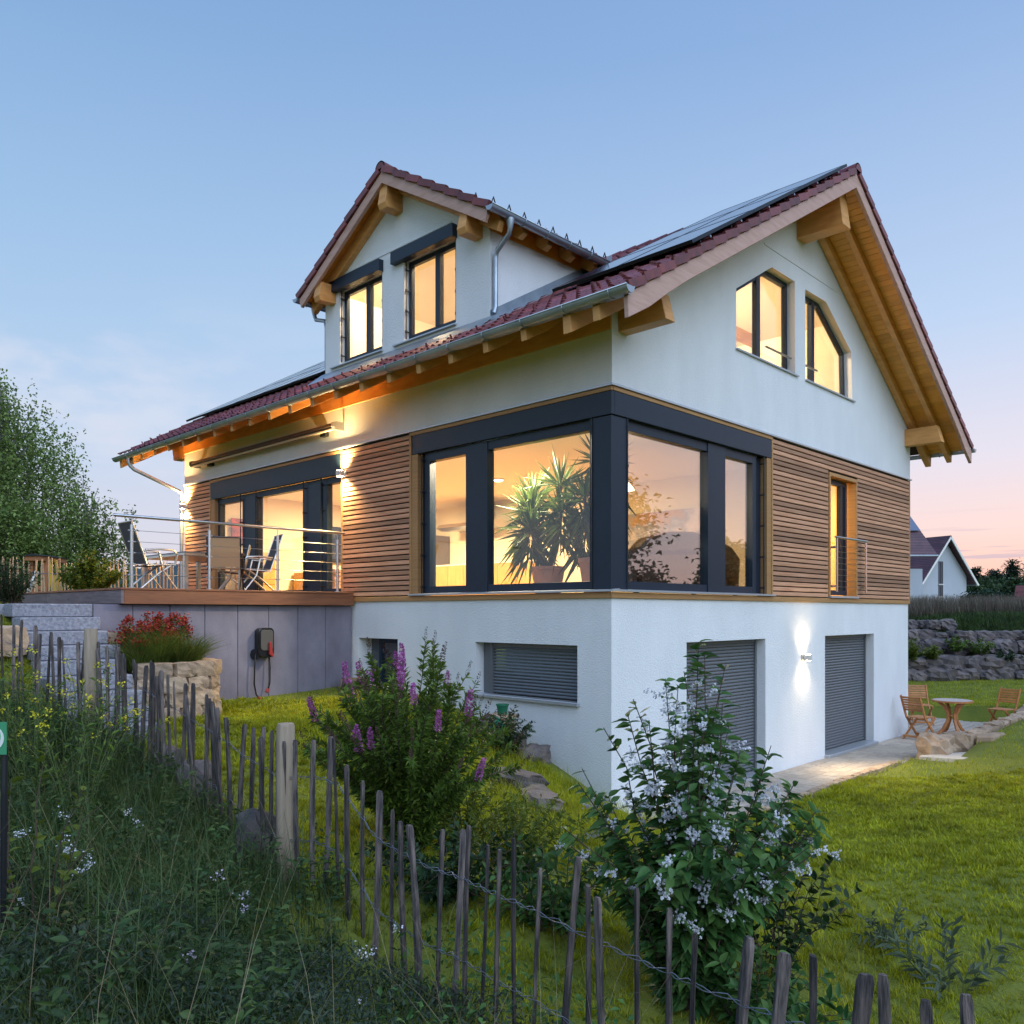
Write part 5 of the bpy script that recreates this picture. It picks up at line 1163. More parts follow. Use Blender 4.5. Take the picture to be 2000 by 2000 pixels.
# purple-spiked shrub
x, y = at(800, 6.6); z = gz(x, y)
sb = thing('spirea_shrub', 'tall green shrub with upright purple flower spikes, behind the picket fence', 'shrub', (x, y, z))
P = stems_from(x, y, z, 95, 1.60, .76, jit=.018)
np_mesh('stems', *tube_arrays(P, .007, .003), STEM, sb)
np_mesh('leaves', *joinarr([leaves_on(P, 120, .08, .023, .06, .9), leaves_on(P, 90, .065, .02, .4, .6), leaves_on(P, 60, .08, .024, .05, .4, .22, .1, .6)]), LEAF_SP, sb)
for i in range(95):
    tip, d = P[i, -1], P[i, -1] - P[i, -2]
    if i < 20: inst('flower_spike', SPK[i % 2], dirM(tip - np.array(d) * .1, d * .4 + np.array([0, 0, .2]), rnd(.8, 1.45)), sb)
    elif i < 84: inst('spent_spike', SPB[i % 2], dirM(tip, d + np.array([0, 0, .1]), rnd(.7, 1.25)), sb)
# white-flowered shrub in front
x, y = at(1345, 4.75); z = gz(x, y)
db = thing('deutzia_shrub', 'big leafy shrub with hanging white flower clusters before the white house corner', 'shrub', (x, y, z))
P = stems_from(x, y, z, 62, 1.92, .64, jit=.02)
np_mesh('stems', *tube_arrays(P, .008, .003), STEM, db)
np_mesh('leaves', *joinarr([leaves_on(P, 66, .092, .042, .10, .45, .18, .25), leaves_on(P, 44, .11, .05, .03, .3, .18, .3, .7)]), LEAF_DZ, db)
def raceme(n):
    t = np.sort(rnd(0, 1, n)); P_ = np.stack([RNG.normal(0, .018, n), RNG.normal(0, .018, n), t * .14], 1); out = []
    for p in P_:
        k = 7; a = rnd(0, 6.283, k); e = rnd(-.9, .5, k); D = np.stack([np.cos(a) * np.cos(e), np.sin(a) * np.cos(e), np.sin(e)], 1); out.append(leaf_arrays(np.repeat(p[None], k, 0), D,   .012, .012, .3, .15))
    V, Fc = joinarr(out); o = np_mesh('flower_cluster', V, Fc, WPET); me = o.data; bpy.data.objects.remove(o); return me
RAC = [raceme(20), raceme(26), raceme(13)]
for i in range(200):
    j = RNG.integers(0, 62); t = rnd(.45, 1.0) * 5.99; a = int(t); p = P[j, a] * (1 - t + a) + P[j, a + 1] * (t - a)
    out = p - np.array([x, y, p[2]]); dd = np.array([out[0], out[1], 0]) * .9 + RNG.normal(0, .25, 3) + np.array([-.15, -.15, .12])
    inst('flower_cluster', RAC[i % 3], dirM(p + dd * .03, dd, rnd(.5, 1.0)), db)
def bush(name, label, px, d, h, spread, n, per, L, Wd, leaf, stem=STEM, cat='shrub', group=None, z=None, up=.5, xy=None, **k):
    x, y = xy or at(px, d); z = gz(x, y) if z is None else z
    t = thing(name, label, cat, (x, y, z), group=group); P = stems_from(x, y, z, n, h, spread, **k)
    np_mesh('stems', *tube_arrays(P, .005, .002), stem, t); np_mesh('leaves', *leaves_on(P, per, L, Wd, .1, up), leaf, t); return t, P
t, P = bush('evergreen_sprigs', 'glossy leaved young shrub behind the white flowers, right side', 1500, 5.1, 1.16, .42, 20, 26, .075, .036, LEAF_DK)
t, P = bush('lime_shrub', 'low lime green shrub between the purple and white shrubs', 1010, 6.4, .62, .6, 44, 60, .06, .017, LEAF_YG, GSTEM)
t, P = bush('lime_shrub', 'yellow green sprigs at the foot of the purple shrub on its right', 905, 6.9, .75, .5, 34, 60, .06, .017, LEAF_YG, GSTEM)
t, P = bush('lime_shrub', 'bright yellow green bush in front of the far fence beyond the terrace', 178, 17.0, .95, .5, 60, 60, .09, .05, LEAF_YG, GSTEM, z=2.86)
t, P = bush('thuja', 'small dark green conifer left of the granite steps', 20, 11.6, .75, .28, 60, 60, .05, .015, LEAF_DK)
t, P = bush('low_shrub', 'bushy plant round the green watering can', 985, 10.6, .62, .35, 34, 50, .06, .025, LEAF_DK)
t, P = bush('low_shrub', 'green sprigs on the ground below the white shrub, right side', 1480, 4.4, .45, .4, 26, 30, .075, .034, LEAF_DZ)
t, P = bush('low_shrub', 'leafy sprigs between the two shrubs behind the fence', 1085, 5.4, .6, .5, 26, 30, .085, .035, LEAF_DZ)
t, P = bush('low_shrub', 'dark leafy growth low behind the fence under the purple shrub', 880, 5.5, .5, .6, 36, 40, .07, .03, LEAF_DK)
t, P = bush('rosebush', 'small rose sapling with yellow green leaves at the left edge', 45, 3.9, 1.02, .28, 9, 14, .055, .035, LEAF_YG, STEM, cat='plant')
t, P = bush('tall_weed', 'upright grey green weed with narrow leaves at the lower right', 1850, 4.9, .42, .30, 8, 20, .11, .026, leafmat('grey_leaf', (.07, .10, .06), (.14, .18, .11), .3, .2), GSTEM, cat='plant', up=.9)
t, P = bush('tall_weed', 'spreading grey green weed in the lawn right of the white shrub', 1740, 5.6, .26, .22, 9, 20, .07, .02, bpy.data.materials['grey_leaf'], GSTEM, cat='plant', up=.9)
# weeds with yellow heads along the fence
gw = [(15, 6.6), (70, 6.2), (120, 6.6), (190, 6.9), (150, 5.9)]
for i, (px, d) in enumerate(gw):
    x, y = at(px, d); z = gz(x, y); t = thing('yellow_weed', 'tall weed with small yellow flower heads before the left end of the fence', 'weed', (x, y, z), group='yellow flowering weeds along the fence')
    P = stems_from(x, y, z, 12, 1.12, .45, jit=.02); np_mesh('stems', *tube_arrays(P, .004, .002), GSTEM, t); np_mesh('leaves', *leaves_on(P, 18, .07, .018, .05, .6), LEAF_SP, t)
    q = np.concatenate([P[:8, -1]] * 14 + [P[:4, -2]] * 6) + RNG.normal(0, .014, (8 * 14 + 24, 3)); np_mesh('flowers', *leaf_arrays(q, RNG.normal(size=q.shape), .018, .018, .2, 0), YPET, t)
# small white flowers in the wild grass
for i, (px, d) in enumerate([(85, 4.6), (185, 5.2), (60, 4.3), (190, 4.2), (800, 4.1), (415, 3.9)]):
    x, y = at(px, d); z = gz(x, y); lab = 'wild plant with pale lilac flowers in front of the thick fence post' if i == 5 else 'wild plant with small white flower heads in the tall grass'
    t = thing('wildflower', lab, 'wildflower', (x, y, z), group='lilac wildflowers' if i == 5 else 'white wildflowers in the tall grass')
    P = stems_from(x, y, z, 4, .52, .22, jit=.02); np_mesh('stems', *tube_arrays(P, .003, .0015), GSTEM, t); np_mesh('leaves', *leaves_on(P, 12, .05, .02, .05, .6), LEAF_DK, t)
    q = np.concatenate([P[:, -1]] * 18) + RNG.normal(0, .015, (72, 3)); np_mesh('flowers', *leaf_arrays(q, RNG.normal(size=q.shape), .012, .012, .2, 0), WPET if i != 5 else leafmat('lilac_petal' + str(i), (.45, .40, .50), (.6, .5, .62), .2, .1), t)
# red flowers and grasses in the stone bed
x0, y0 = -3.45, 4.95
t = thing('red_flowers', 'clump of dark red flowers against the concrete wall', 'flowers', (x0, y0, 1.86)); P = np.concatenate([stems_from(-3.72, 5.02, 1.86, 48, .68, .36), stems_from(-3.28, 5.2, 1.86, 30, .86, .16)])
np_mesh('stems', *tube_arrays(P, .005, .003), GSTEM, t); np_mesh('leaves', *leaves_on(P, 34, .08, .018, .1, .7), LEAF_SP, t)
q = np.concatenate([P[:, -1]] * 26 + [P[:, -2]] * 6) + RNG.normal(0, .030, (32 * 78, 3)); np_mesh('flowers', *leaf_arrays(q, RNG.normal(size=q.shape), .04, .03, .2, 0), REDF, t)
def tuft(x, y, z, n, h, sp, w, bend=.5, k=5):
    a = rnd(0, 6.283, n); r = np.sqrt(rnd(0, 1, n)); hh = h * rnd(.55, 1.1, n); t_ = np.linspace(0, 1, k)[None]; ph = a + rnd(-.6, .6, n)
    out = sp * .35 * r[:, None] + (sp * rnd(.3, 1, n))[:, None] * t_ ** 2 * (1 + bend)
    return np.stack([x + np.cos(ph)[:, None] * out, y + np.sin(ph)[:, None] * out, z + hh[:, None] * (t_ - bend * .45 * t_ ** 3)], 2)
def ribbons(P, w):
    m, k, _ = P.shape; d = np.gradient(P, axis=1); s = np.cross(d, np.array([0, 0, 1.]) + RNG.normal(0, .3, (m, 1, 3))); s /= np.maximum(np.linalg.norm(s, axis=2, keepdims=True), 1e-9)
    ww = (np.broadcast_to(w, (m,))[:, None] * np.array([.8, 1, .85, .55, .06] if k == 5 else np.linspace(1, .08, k))[None])[:, :, None]
    V = np.stack([P - s * ww / 2, P + s * ww / 2], 2).reshape(-1, 3); i = (np.arange(m)[:, None] * k + np.arange(k - 1)[None]).ravel() * 2
    Q = np.stack([i, i + 1, i + 3, i + 2], 1); return V, np.concatenate([Q[:, [0, 1, 2]], Q[:, [0, 2, 3]]])
t = thing('ornamental_grass', 'fine green grass spilling over the stone planter below the red flowers', 'grass', (-3.3, 4.7, 1.86))
np_mesh('blades', *ribbons(np.concatenate([tuft(cx, cy, 1.84, 430, rnd(.42, .72), .36, .007) for cx, cy in ((-3.95, 4.6), (-3.7, 4.6), (-3.42, 4.6), (-3.2, 4.75), (-3.1, 5.05), (-3.6, 4.85))]), .006), leafmat('bed_grass', (.06, .10, .018), (.17, .21, .035), .3, .4), t)
# green label tag on a stake at the left edge
tg = thing('plant_label', 'green and white printed plant label on a dark stake at the left edge', 'label', at(2, 3.6) + (1.1,))
x, y = at(4, 3.6); z0 = gz(x, y)
MB().tube([(x, y, z0 - .1), (x + .01, y, 2.02)], .014, 8).build('stake', DARKM, tg, smooth=40)
def card(name, m, u0, u1, v0, v1, off, poly=None):
    pts = poly or [(u0, v0), (u1, v0), (u1, v1), (u0, v1)]; return MB().prism([Vector((x, y, 0)) + RT * u + Vector((0, 0, v)) - FW * off for u, v in pts], (0, 0, 0), -FW * .0015).build(name, m, tg)
card('tag', mat('tag_green', (.05, .28, .14), .4), -.09, .03, 1.99, 2.13, .016)
card('print', mat('tag_white', (.7, .74, .72), .4), 0, 0, 0, 0, .0185, [(-.035 + .055 * math.cos(a), 2.06 + .055 * math.sin(a)) for a in np.linspace(0, 6.283, 20)[:-1]])
card('print', mat('tag_light', (.25, .55, .32), .4), 0, 0, 0, 0, .0205, [(-.022 + .03 * math.cos(a), 2.07 + .035 * math.sin(a)) for a in np.linspace(0, 6.283, 16)[:-1]])
x, y = at(-12, 3.5); MB().tube([(x, y, gz(x, y) - .1), (x, y, 1.85)], .022, 8).build('white_tree_stake', mat('white_stake', (.5, .5, .52), .6), tg)
# ---------------------------------------------------------------- grass
def scatter(n, x0, x1, y0, y1, ok):
    x = rnd(x0, x1, n); y = rnd(y0, y1, n); k = ok(x, y); return x[k], y[k]
def depth_lat(x, y): d = (x - CAM.x) * FW.x + (y - CAM.y) * FW.y; l = (x - CAM.x) * RT.x + (y - CAM.y) * RT.y; return d, l
fpa = np.array(FP)
def behind_fence(x, y):
    d, l = depth_lat(x, y); df, lf = depth_lat(fpa[:, 0], fpa[:, 1]); o = np.argsort(lf); return d - np.interp(l, lf[o], df[o])
def not_built(x, y, m=.02):
    h = (x > -m) & (x < 10.6) & (y > -m) & (y < 12); p = (x > -.35) & (x < 13.9) & (y > np.where(x < 6.9, -1.17 - m, -1.84)) & (y < 3.1)
    st = (x > -5.15) & (x < -2.85) & (y > np.where(x < -4.15, 3.33, 4.15)) & (y < 6) ; tr = (x > -4.15) & (x < .1) & (y > 5.5) & (y < 12)
    sl = (x > 6.8) & (x < 8.0) & (y > -2.2 ) & (y < -1.2)
    return ~(h | p | st | tr | sl)
def inview(x, y, m=.1): d, l = depth_lat(x, y); r = l / np.maximum(d, .1); return (d > .8) & (np.abs(r) < .6127 + m)
def blades(name, x, y, h, w, m, k=3, lean=.5, thin=False):
    n = len(x); z = ground(x, y); a = rnd(0, 6.283, n); hh = h * rnd(.5, 1.25, n); t_ = np.linspace(0, 1, k)[None]; le = (hh * lean * rnd(.2, 1.3, n))[:, None] * t_ ** 2
    P = np.stack([x[:, None] + np.cos(a)[:, None] * le, y[:, None] + np.sin(a)[:, None] * le, z[:, None] - .01 + hh[:, None] * t_ * (1 - .25 * lean * t_)], 2)
    s = np.stack([-np.sin(a), np.cos(a), np.zeros(n)], 1)[:, None, :]; ww = (w * rnd(.7, 1.3, n))[:, None, None] * np.linspace(1, .12, k)[None, :, None]
    V = np.stack([P - s * ww / 2, P + s * ww / 2], 2).reshape(-1, 3); i = (np.arange(n)[:, None] * k + np.arange(k - 1)[None]).ravel() * 2; Q = np.stack([i, i + 1, i + 3, i + 2], 1)
    return np_mesh(name, V, Q, m)
parts = []
x, y = scatter(900000, -7, 18, -12, 7, lambda x, y: not_built(x, y) & inview(x, y, .5) & (behind_fence(x, y) > -.05))
d, l = depth_lat(x, y); keep = rnd(0, 1, len(x)) < np.clip(54.0 / (d * d), .06, 1) * np.where(d < 8, .85, 1); x, y, d = x[keep], y[keep], d[keep]
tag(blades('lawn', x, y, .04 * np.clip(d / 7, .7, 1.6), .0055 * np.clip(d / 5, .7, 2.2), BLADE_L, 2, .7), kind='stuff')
# tufts that stand out of it
x, y = scatter(80000, -7, 14, -12, 6, lambda x, y: not_built(x, y, .03) & inview(x, y, .4) & (behind_fence(x, y) > -.05) & (depth_lat(x, y)[0] < 13)); k = 13; n = len(x)
sz = np.repeat(rnd(.5, 1.25, n) * (1 + .35 * np.sin(x * 2.1 + 1) * np.sin(y * 2.7)), k); a = rnd(0, 6.283, n * k); r = rnd(0, .045, n * k)
X_, Y_ = np.repeat(x, k) + np.cos(a) * r, np.repeat(y, k) + np.sin(a) * r; z = ground(x, y); z = np.repeat(z, k); hh = .055 * sz * rnd(.6, 1.2, n * k); t_ = np.array([0, .55, 1.])[None]; le = (hh * rnd(.3, 1.0, n * k))[:, None] * t_ ** 1.6
P = np.stack([X_[:, None] + np.cos(a)[:, None] * le, Y_[:, None] + np.sin(a)[:, None] * le, z[:, None] - .01 + hh[:, None] * t_], 2)
s_ = np.stack([-np.sin(a), np.cos(a), np.zeros(n * k)], 1)[:, None, :]; ww = (.007 * rnd(.7, 1.4, n * k) * np.clip(np.repeat(depth_lat(x, y)[0], k) / 5, .8, 2))[:, None, None] * np.array([.9, .8, .1])[None, :, None]
V = np.stack([P - s_ * ww / 2, P + s_ * ww / 2], 2).reshape(-1, 3); i = (np.arange(n * k)[:, None] * 3 + np.arange(2)[None]).ravel() * 2
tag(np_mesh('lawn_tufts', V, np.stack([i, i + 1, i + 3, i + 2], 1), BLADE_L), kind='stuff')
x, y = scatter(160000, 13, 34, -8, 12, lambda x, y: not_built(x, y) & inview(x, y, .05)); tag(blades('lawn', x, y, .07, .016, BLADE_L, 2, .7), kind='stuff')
def wild(name, n, x0, x1, y0, y1, ok, h, w, m, k=4, lean=.7):
    x, y = scatter(n, x0, x1, y0, y1, ok); return tag(blades(name, x, y, h, w, m, k, lean), kind='stuff')
near = lambda x, y: inview(x, y, .55) & (behind_fence(x, y) < .12) & not_built(x, y)
wild('wild_grass', 120000, -10, -1, -8, 5.5, lambda x, y: near(x, y) & (depth_lat(x, y)[1] < -1.0), .30, .005, BLADE_W, 4, .8)
wild('tall_grass', 36000, -10, -1, -8, 5.5, lambda x, y: near(x, y) & (behind_fence(x, y) > -2.6) & (depth_lat(x, y)[1] < -1.3 - .25 * rnd(0, 1, len(x))), .62, .006, BLADE_W, 4, .7)
wild('wild_grass', 60000, -10, 2, -9, 2, lambda x, y: near(x, y) & (depth_lat(x, y)[1] > -1.2), .17, .005, BLADE_W, 4, .8)
wild('tall_grass', 9000, -10, 2, -8, 5.5, lambda x, y: inview(x, y) & (np.abs(behind_fence(x, y)) < .35) & not_built(x, y) & ((depth_lat(x, y)[1] < -1.1) | (rnd(0, 1, len(x)) < .25)), .50, .007, BLADE_W, 4, .8)
wild('dry_grass', 4200, -10, 0, -8, 5.5, near, .75, .0035, STRAW, 4, .9)
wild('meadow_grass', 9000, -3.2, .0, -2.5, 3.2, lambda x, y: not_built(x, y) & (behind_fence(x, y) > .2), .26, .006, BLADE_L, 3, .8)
# ground cover with many tiny leaves in the near corner
x, y = scatter(300000, -10, -2, -8, 2, lambda x, y: near(x, y) & (depth_lat(x, y)[0] < 4.6)); n = 120000; x, y = x[:n], y[:n]; n = len(x)
hh = rnd(.02, .34, n) * (.6 + .4 * np.sin(x * 5) * np.cos(y * 4.3)); D = RNG.normal(size=(n, 3)) + [0, 0, .6]
tag(np_mesh('ground_cover', *leaf_arrays(np.stack([x, y, ground(x, y) + hh], 1), D, rnd(.018, .045, n), rnd(.007, .016, n), .2, .1), leafmat('ground_cover_leaf', (.018, .04, .022), (.06, .085, .05), .25, .4)), kind='stuff')
x, y = scatter(30000, -8, 2, -8, 0, lambda x, y: inview(x, y) & (behind_fence(x, y) > -1.2) & (behind_fence(x, y) < .9) & (depth_lat(x, y)[1] > -.6)); n = len(x)
tag(np_mesh('ground_cover', *leaf_arrays(np.stack([x, y, ground(x, y) + rnd(.02, .22, n)], 1), RNG.normal(size=(n, 3)) + [0, 0, .5], rnd(.03, .07, n), rnd(.012, .03, n), .2, .1), LEAF_DZ), kind='stuff')

# broad leaved weeds through the wild grass
x, y = scatter(9000, -10, 0, -8, 5.5, lambda x, y: near(x, y) & (depth_lat(x, y)[0] > 2.6) & (depth_lat(x, y)[1] < -.9)); x, y = x[:1150], y[:1150]; z = ground(x, y); n = len(x); k = 22
hh = np.repeat(rnd(.12, .42, n), k); t_ = rnd(.15, 1, n * k); a = rnd(0, 6.283, n * k); px_ = np.repeat(x, k) + RNG.normal(0, .03, n * k); py_ = np.repeat(y, k) + RNG.normal(0, .03, n * k)
D = np.stack([np.cos(a), np.sin(a), rnd(-.2, .7, n * k)], 1)
tag(np_mesh('weeds', *oval_leaves(np.stack([px_, py_, np.repeat(z, k) + hh * t_], 1), D, rnd(.03, .085, n * k), rnd(.01, .03, n * k), .2, .25), leafmat('weed_leaf', (.025, .065, .02), (.085, .14, .035), .3, .4)), kind='stuff')
# ---------------------------------------------------------------- trees
def tree(name, label, x, y, z, h, r, trunk_r, leaf, n, L, Wd, group=None, shape='round', hang=0.0, th=.3, clumps=70, seed=0, cat='tree', bark=BARK):
    rg = np.random.default_rng(seed); t = thing(name, label, cat, (x, y, z), group=group)
    tr = MB(); top = np.array([x + rg.normal(0, .03) * h, y + rg.normal(0, .03) * h, z + h * .86]); b0 = np.array([x, y, z - .1])
    tr.tube([b0, b0 + (top - b0) * .3 + rg.normal(0, .02, 3) * h, b0 + (top - b0) * .65, top], [trunk_r, trunk_r * .75, trunk_r * .45, trunk_r * .12], 8)
    C = []
    for i in range(clumps):
        u = rg.uniform(th, 1.0); a = rg.uniform(0, 6.283)
        prof = {'round': math.sin(min(1, (u - th) / (1 - th) * .93 + .07) * math.pi) ** .6, 'cone': 1.03 - u, 'birch': (math.sin(min(1, (u - th) / (1 - th) * .86 + .14) * math.pi) ** .7)}[shape]
        q = r * prof * math.sqrt(rg.uniform(.12, 1)); c = np.array([x + math.cos(a) * q, y + math.sin(a) * q, z + h * u]); C.append((c, prof))
        if i % 3 == 0: s = b0 + (top - b0) * max(.2, u - .18); tr.tube([s, (s + c) / 2 + [0, 0, .05 * h * (1 if shape != 'cone' else -.3)], c], [trunk_r * .28, trunk_r * .16, .006], 5)
    tr.build('trunk', bark, t, smooth=40)
    per = n // clumps; P = []; D = []
    for c, pf in C:
        s = r * (.24 if shape != 'cone' else .20) * (.6 + .6 * rg.uniform()); p = rg.normal(0, 1, (per, 3)) * s * np.array([1, 1, .62])
        if hang:
            p = rg.normal(0, 1, (per, 3)) * s * np.array([.55, .55, .25]); k = rg.integers(0, 9, per); off = rg.normal(0, s * .55, (9, 2)); p[:, :2] = off[k] + p[:, :2] * .16; p[:, 2] -= rg.uniform(0, 1, per) ** .8 * hang * (.5 + rg.uniform(0, 1, 9)[k])
        P.append(c + p); D.append(rg.normal(0, 1, (per, 3)) * [1, 1, .6] + [0, 0, -.5 if hang else .1])
    P = np.concatenate(P); D = np.concatenate(D); np_mesh('crown', *leaf_arrays(P, D, L * RNG.uniform(.6, 1.3, len(P)), Wd, .2, .1), leaf, t); return t
BIRCH = leafmat('birch_leaf', (.11, .18, .045), (.27, .35, .10), .3, .35); OAKL = leafmat('tree_leaf', (.022, .05, .018), (.05, .085, .028), .25, .4); FIR = leafmat('fir_needles', (.012, .028, .018), (.03, .05, .03), .1, .3)
BB = mat('birch_bark', (.35, .33, .31), .8, col2=(.06, .05, .05), vscale=(3, 3, 9))
x, y = at(-30, 25.5); tree('birch_tree', 'tall weeping birch rising at the left edge behind the far fence', x, y, 2.0, 8.0, 3.0, .22, BIRCH, 46000, .12, .065, shape='birch', hang=2.4, th=.3, clumps=170, seed=3, bark=BB)
x, y = at(172, 25.0); tree('birch_tree', 'smaller weeping birch branch crown nearest the terrace railing', x, y, 2.0, 4.5, 1.25, .09, BIRCH, 9500, .11, .06, shape='birch', hang=2.3, th=.62, clumps=34, seed=5, bark=BB)
x, y = at(15, 23.0); tree('dense_tree', 'dense green tree under the birch at the left edge', x, y, 2.4, 3.0, 1.6, .14, BIRCH, 12000, .11, .065, th=.05, clumps=60, seed=9)
# trees out of frame on the right: the corner glass mirrors them
tree('garden_tree', 'leafy garden tree mirrored in the corner glass', 15.0, -11.5, .4, 6.5, 2.3, .2, OAKL, 14000, .24, .14, th=.2, clumps=60, seed=21, group='garden trees right of the lawn'); tree('garden_tree', 'leafy garden tree mirrored in the corner glass', 21.0, -10.0, .4, 4.6, 1.5, .15, OAKL, 9000, .22, .13, th=.2, clumps=46, seed=22, group='garden trees right of the lawn')
# behind the neighbours
for i, (px, d, h, r) in enumerate([(1905, 230, 17, 4.2), (1922, 240, 15, 4), (1940, 225, 16, 4.2), (1953, 235, 15, 4), (1977, 215, 18, 4.6), (1998, 240, 14, 4), (2012, 220, 17, 4.4), (1890, 245, 14, 4), (1966, 250, 14, 4), (1931, 255, 14, 4)]):
    x, y = at(px, d); tree('fir_tree', 'dark fir on the skyline beyond the neighbouring houses', x, y, .3, h * .84, r * .85, .3, FIR, 3200, .9, .35, group='firs on the skyline', shape='cone', th=.12, clumps=110, seed=40 + i)
for i, (px, d, h, r) in enumerate([(1890, 140, 6.6, 3.6), (1925, 160, 7.0, 4.5), (1955, 170, 7.2, 5), (1985, 150, 7.5, 4.5), (1908, 185, 8.8, 5), (1945, 190, 9.0, 5.5)]):
    x, y = at(px, d); tree('broadleaf_tree', 'rounded tree between the neighbouring house and the firs', x, y, .2, h, r, .3, OAKL, 4200, .75, .45, group='rounded trees behind the neighbouring house', th=.12, clumps=60, seed=60 + i)
for i, (px, d, h, r, lb) in enumerate([(1938, 78, 3.3, 2.3, 'dark round bush beside the neighbouring house gable'), (1912, 84, 3.4, 1.8, 'dark tall bush close behind the balcony of the neighbouring house')]):
    x, y = at(px, d); tree('round_bush', lb, x, y, .9, h, r, .2, leafmat('bush_leaf' + str(i), (.012, .035, .02), (.03, .06, .03), .2, .4), 7000, .3, .18, th=.05, clumps=60, seed=80 + i, cat='bush')
# ---------------------------------------------------------------- neighbouring houses
ROOF2 = mat('plum_roof', (.11, .045, .06), .5, col2=(.07, .03, .045), vscale=(1, 1, 1), rand=.15)
WALL2 = mat('shaded_render', (.46, .49, .55), .9, col2=(.40, .43, .49), vscale=(.4, .4, .2)); WIN2 = mat('dark_pane', (.03, .04, .055), .1)  # white render with its bluish shade put into the colour
def gable_house(name, label, K, g, w, e, l, z0, ez, rz, oh, wins, roofm=ROOF2, rows=26, part_rows=True):
    """K: front corner. g, w: direction and width of the gable; e, l: direction and length of the eave side; ez, rz: eave and ridge heights."""
    t = thing(name, label, 'house', (K.x, K.y, z0)); U = Vector((0, 0, 1))
    q = lambda a, b, z: K + g * a + e * b + U * (z - K.z)
    MB().prism([q(0, 0, z0), q(w, 0, z0), q(w, 0, ez), q(w / 2, 0, rz - .25), q(0, 0, ez)], (0, 0, 0), e * l).build('wall', WALL2, t)
    s = (rz - ez) / (w / 2)
    for sg in (0, 1):
        n = rows; L_ = w / 2 + oh
        for k in range(n):
            a0, a1 = L_ * k / n, L_ * (k + 1) / n + .04; X = (lambda a: -oh + a) if sg == 0 else (lambda a: w + oh - a); Zr = lambda a: ez - oh * s + a * s
            mb = MB(); cols = int(l / .9) + 1
            m0 = MB().hexa([q(X(a0), -oh, Zr(a0) + .07), q(X(a1), -oh, Zr(a1)), q(X(a1), l + .3, Zr(a1)), q(X(a0), l + .3, Zr(a0) + .07), q(X(a0), -oh, Zr(a0) + .19), q(X(a1), -oh, Zr(a1) + .12), q(X(a1), l + .3, Zr(a1) + .12), q(X(a0), l + .3, Zr(a0) + .19)])
            m0.build('tile_row', roofm, t)
        mb = MB(); f0 = (-oh if sg == 0 else w + oh)
        mb.beam(q(f0, -oh + .05, ez - oh * s - .06), q(w / 2, -oh + .05, rz - .06), .12, .26, U).build('barge_board', WHITE, t)
        MB().tube([q(f0 + (-.1 if sg == 0 else .1), -oh, ez - oh * s + .02), q(f0 + (-.1 if sg == 0 else .1), l, ez - oh * s + .02)], .1, 6).build('gutter', ZINC, t)
    for a0, a1, b0, b1 in wins:
        f = MB(); N_ = -e * .05
        for (c0, c1, d0, d1) in ((a0, a0 + .1, b0, b1), (a1 - .1, a1, b0, b1), (a0 + .1, a1 - .1, b1 - .1, b1), (a0 + .1, a1 - .1, b0, b0 + .1), ((a0 + a1) / 2 - .05, (a0 + a1) / 2 + .05, b0 + .1, b1 - .1)):
            f.prism([q(c0, 0, d0), q(c1, 0, d0), q(c1, 0, d1), q(c0, 0, d1)], -e * .08, -e * .003)
        f = f.build('window', mat('frame_grey', (.10, .10, .12), .5) if 'frame_grey' not in bpy.data.materials else bpy.data.materials['frame_grey'], t)
        MB().prism([q(a0 + .1, 0, b0 + .1), q(a1 - .1, 0, b0 + .1), q(a1 - .1, 0, b1 - .1), q(a0 + .1, 0, b1 - .1)], -e * .04, -e * .002).build('pane', WIN2, f)
        MB().prism([q(a0 - .1, 0, b0 - .08), q(a1 + .1, 0, b0 - .08), q(a1 + .1, 0, b0), q(a0 - .1, 0, b0)], -e * .16, -e * .003).build('sill', WHITE, f)
    return t, q
g = (RT * .9 + FW * .436).normalized(); e = (FW * .9 - RT * .436).normalized()
x, y = at(1799, 105); K = Vector((x, y, .3))
nh, q = gable_house('neighbour_house', 'pale neighbouring house with plum tiled roof and narrow gable windows', K, g, 8.6, e, 12, .2, 7.3, 12.2, 1.0, [(3.2, 4.0, 6.2, 9.1), (3.2, 4.0, 4.6, 6.05), (1.2, 3.0, .9, 3.1), (5.2, 6.8, .9, 3.1)])
MB().prism([q(8.65, .5, .2), q(10.9, .5, .2), q(10.9, .5, 4.0), q(8.65, .5, 4.0)], (0, 0, 0), e * 4).build('annex_wall', WALL2, nh)
MB().prism([q(8.65, .3, 4.0), q(11.0, .3, 4.0), q(11.0, .3, 5.1), q(8.65, .3, 5.1)], (0, 0, 0), e * .12).build('balcony_panel', WHITE, nh); MB().tube([q(8.6, .3, 5.2), q(11.1, .3, 5.2)], .06, 6).build('balcony_rail', STEEL, nh)
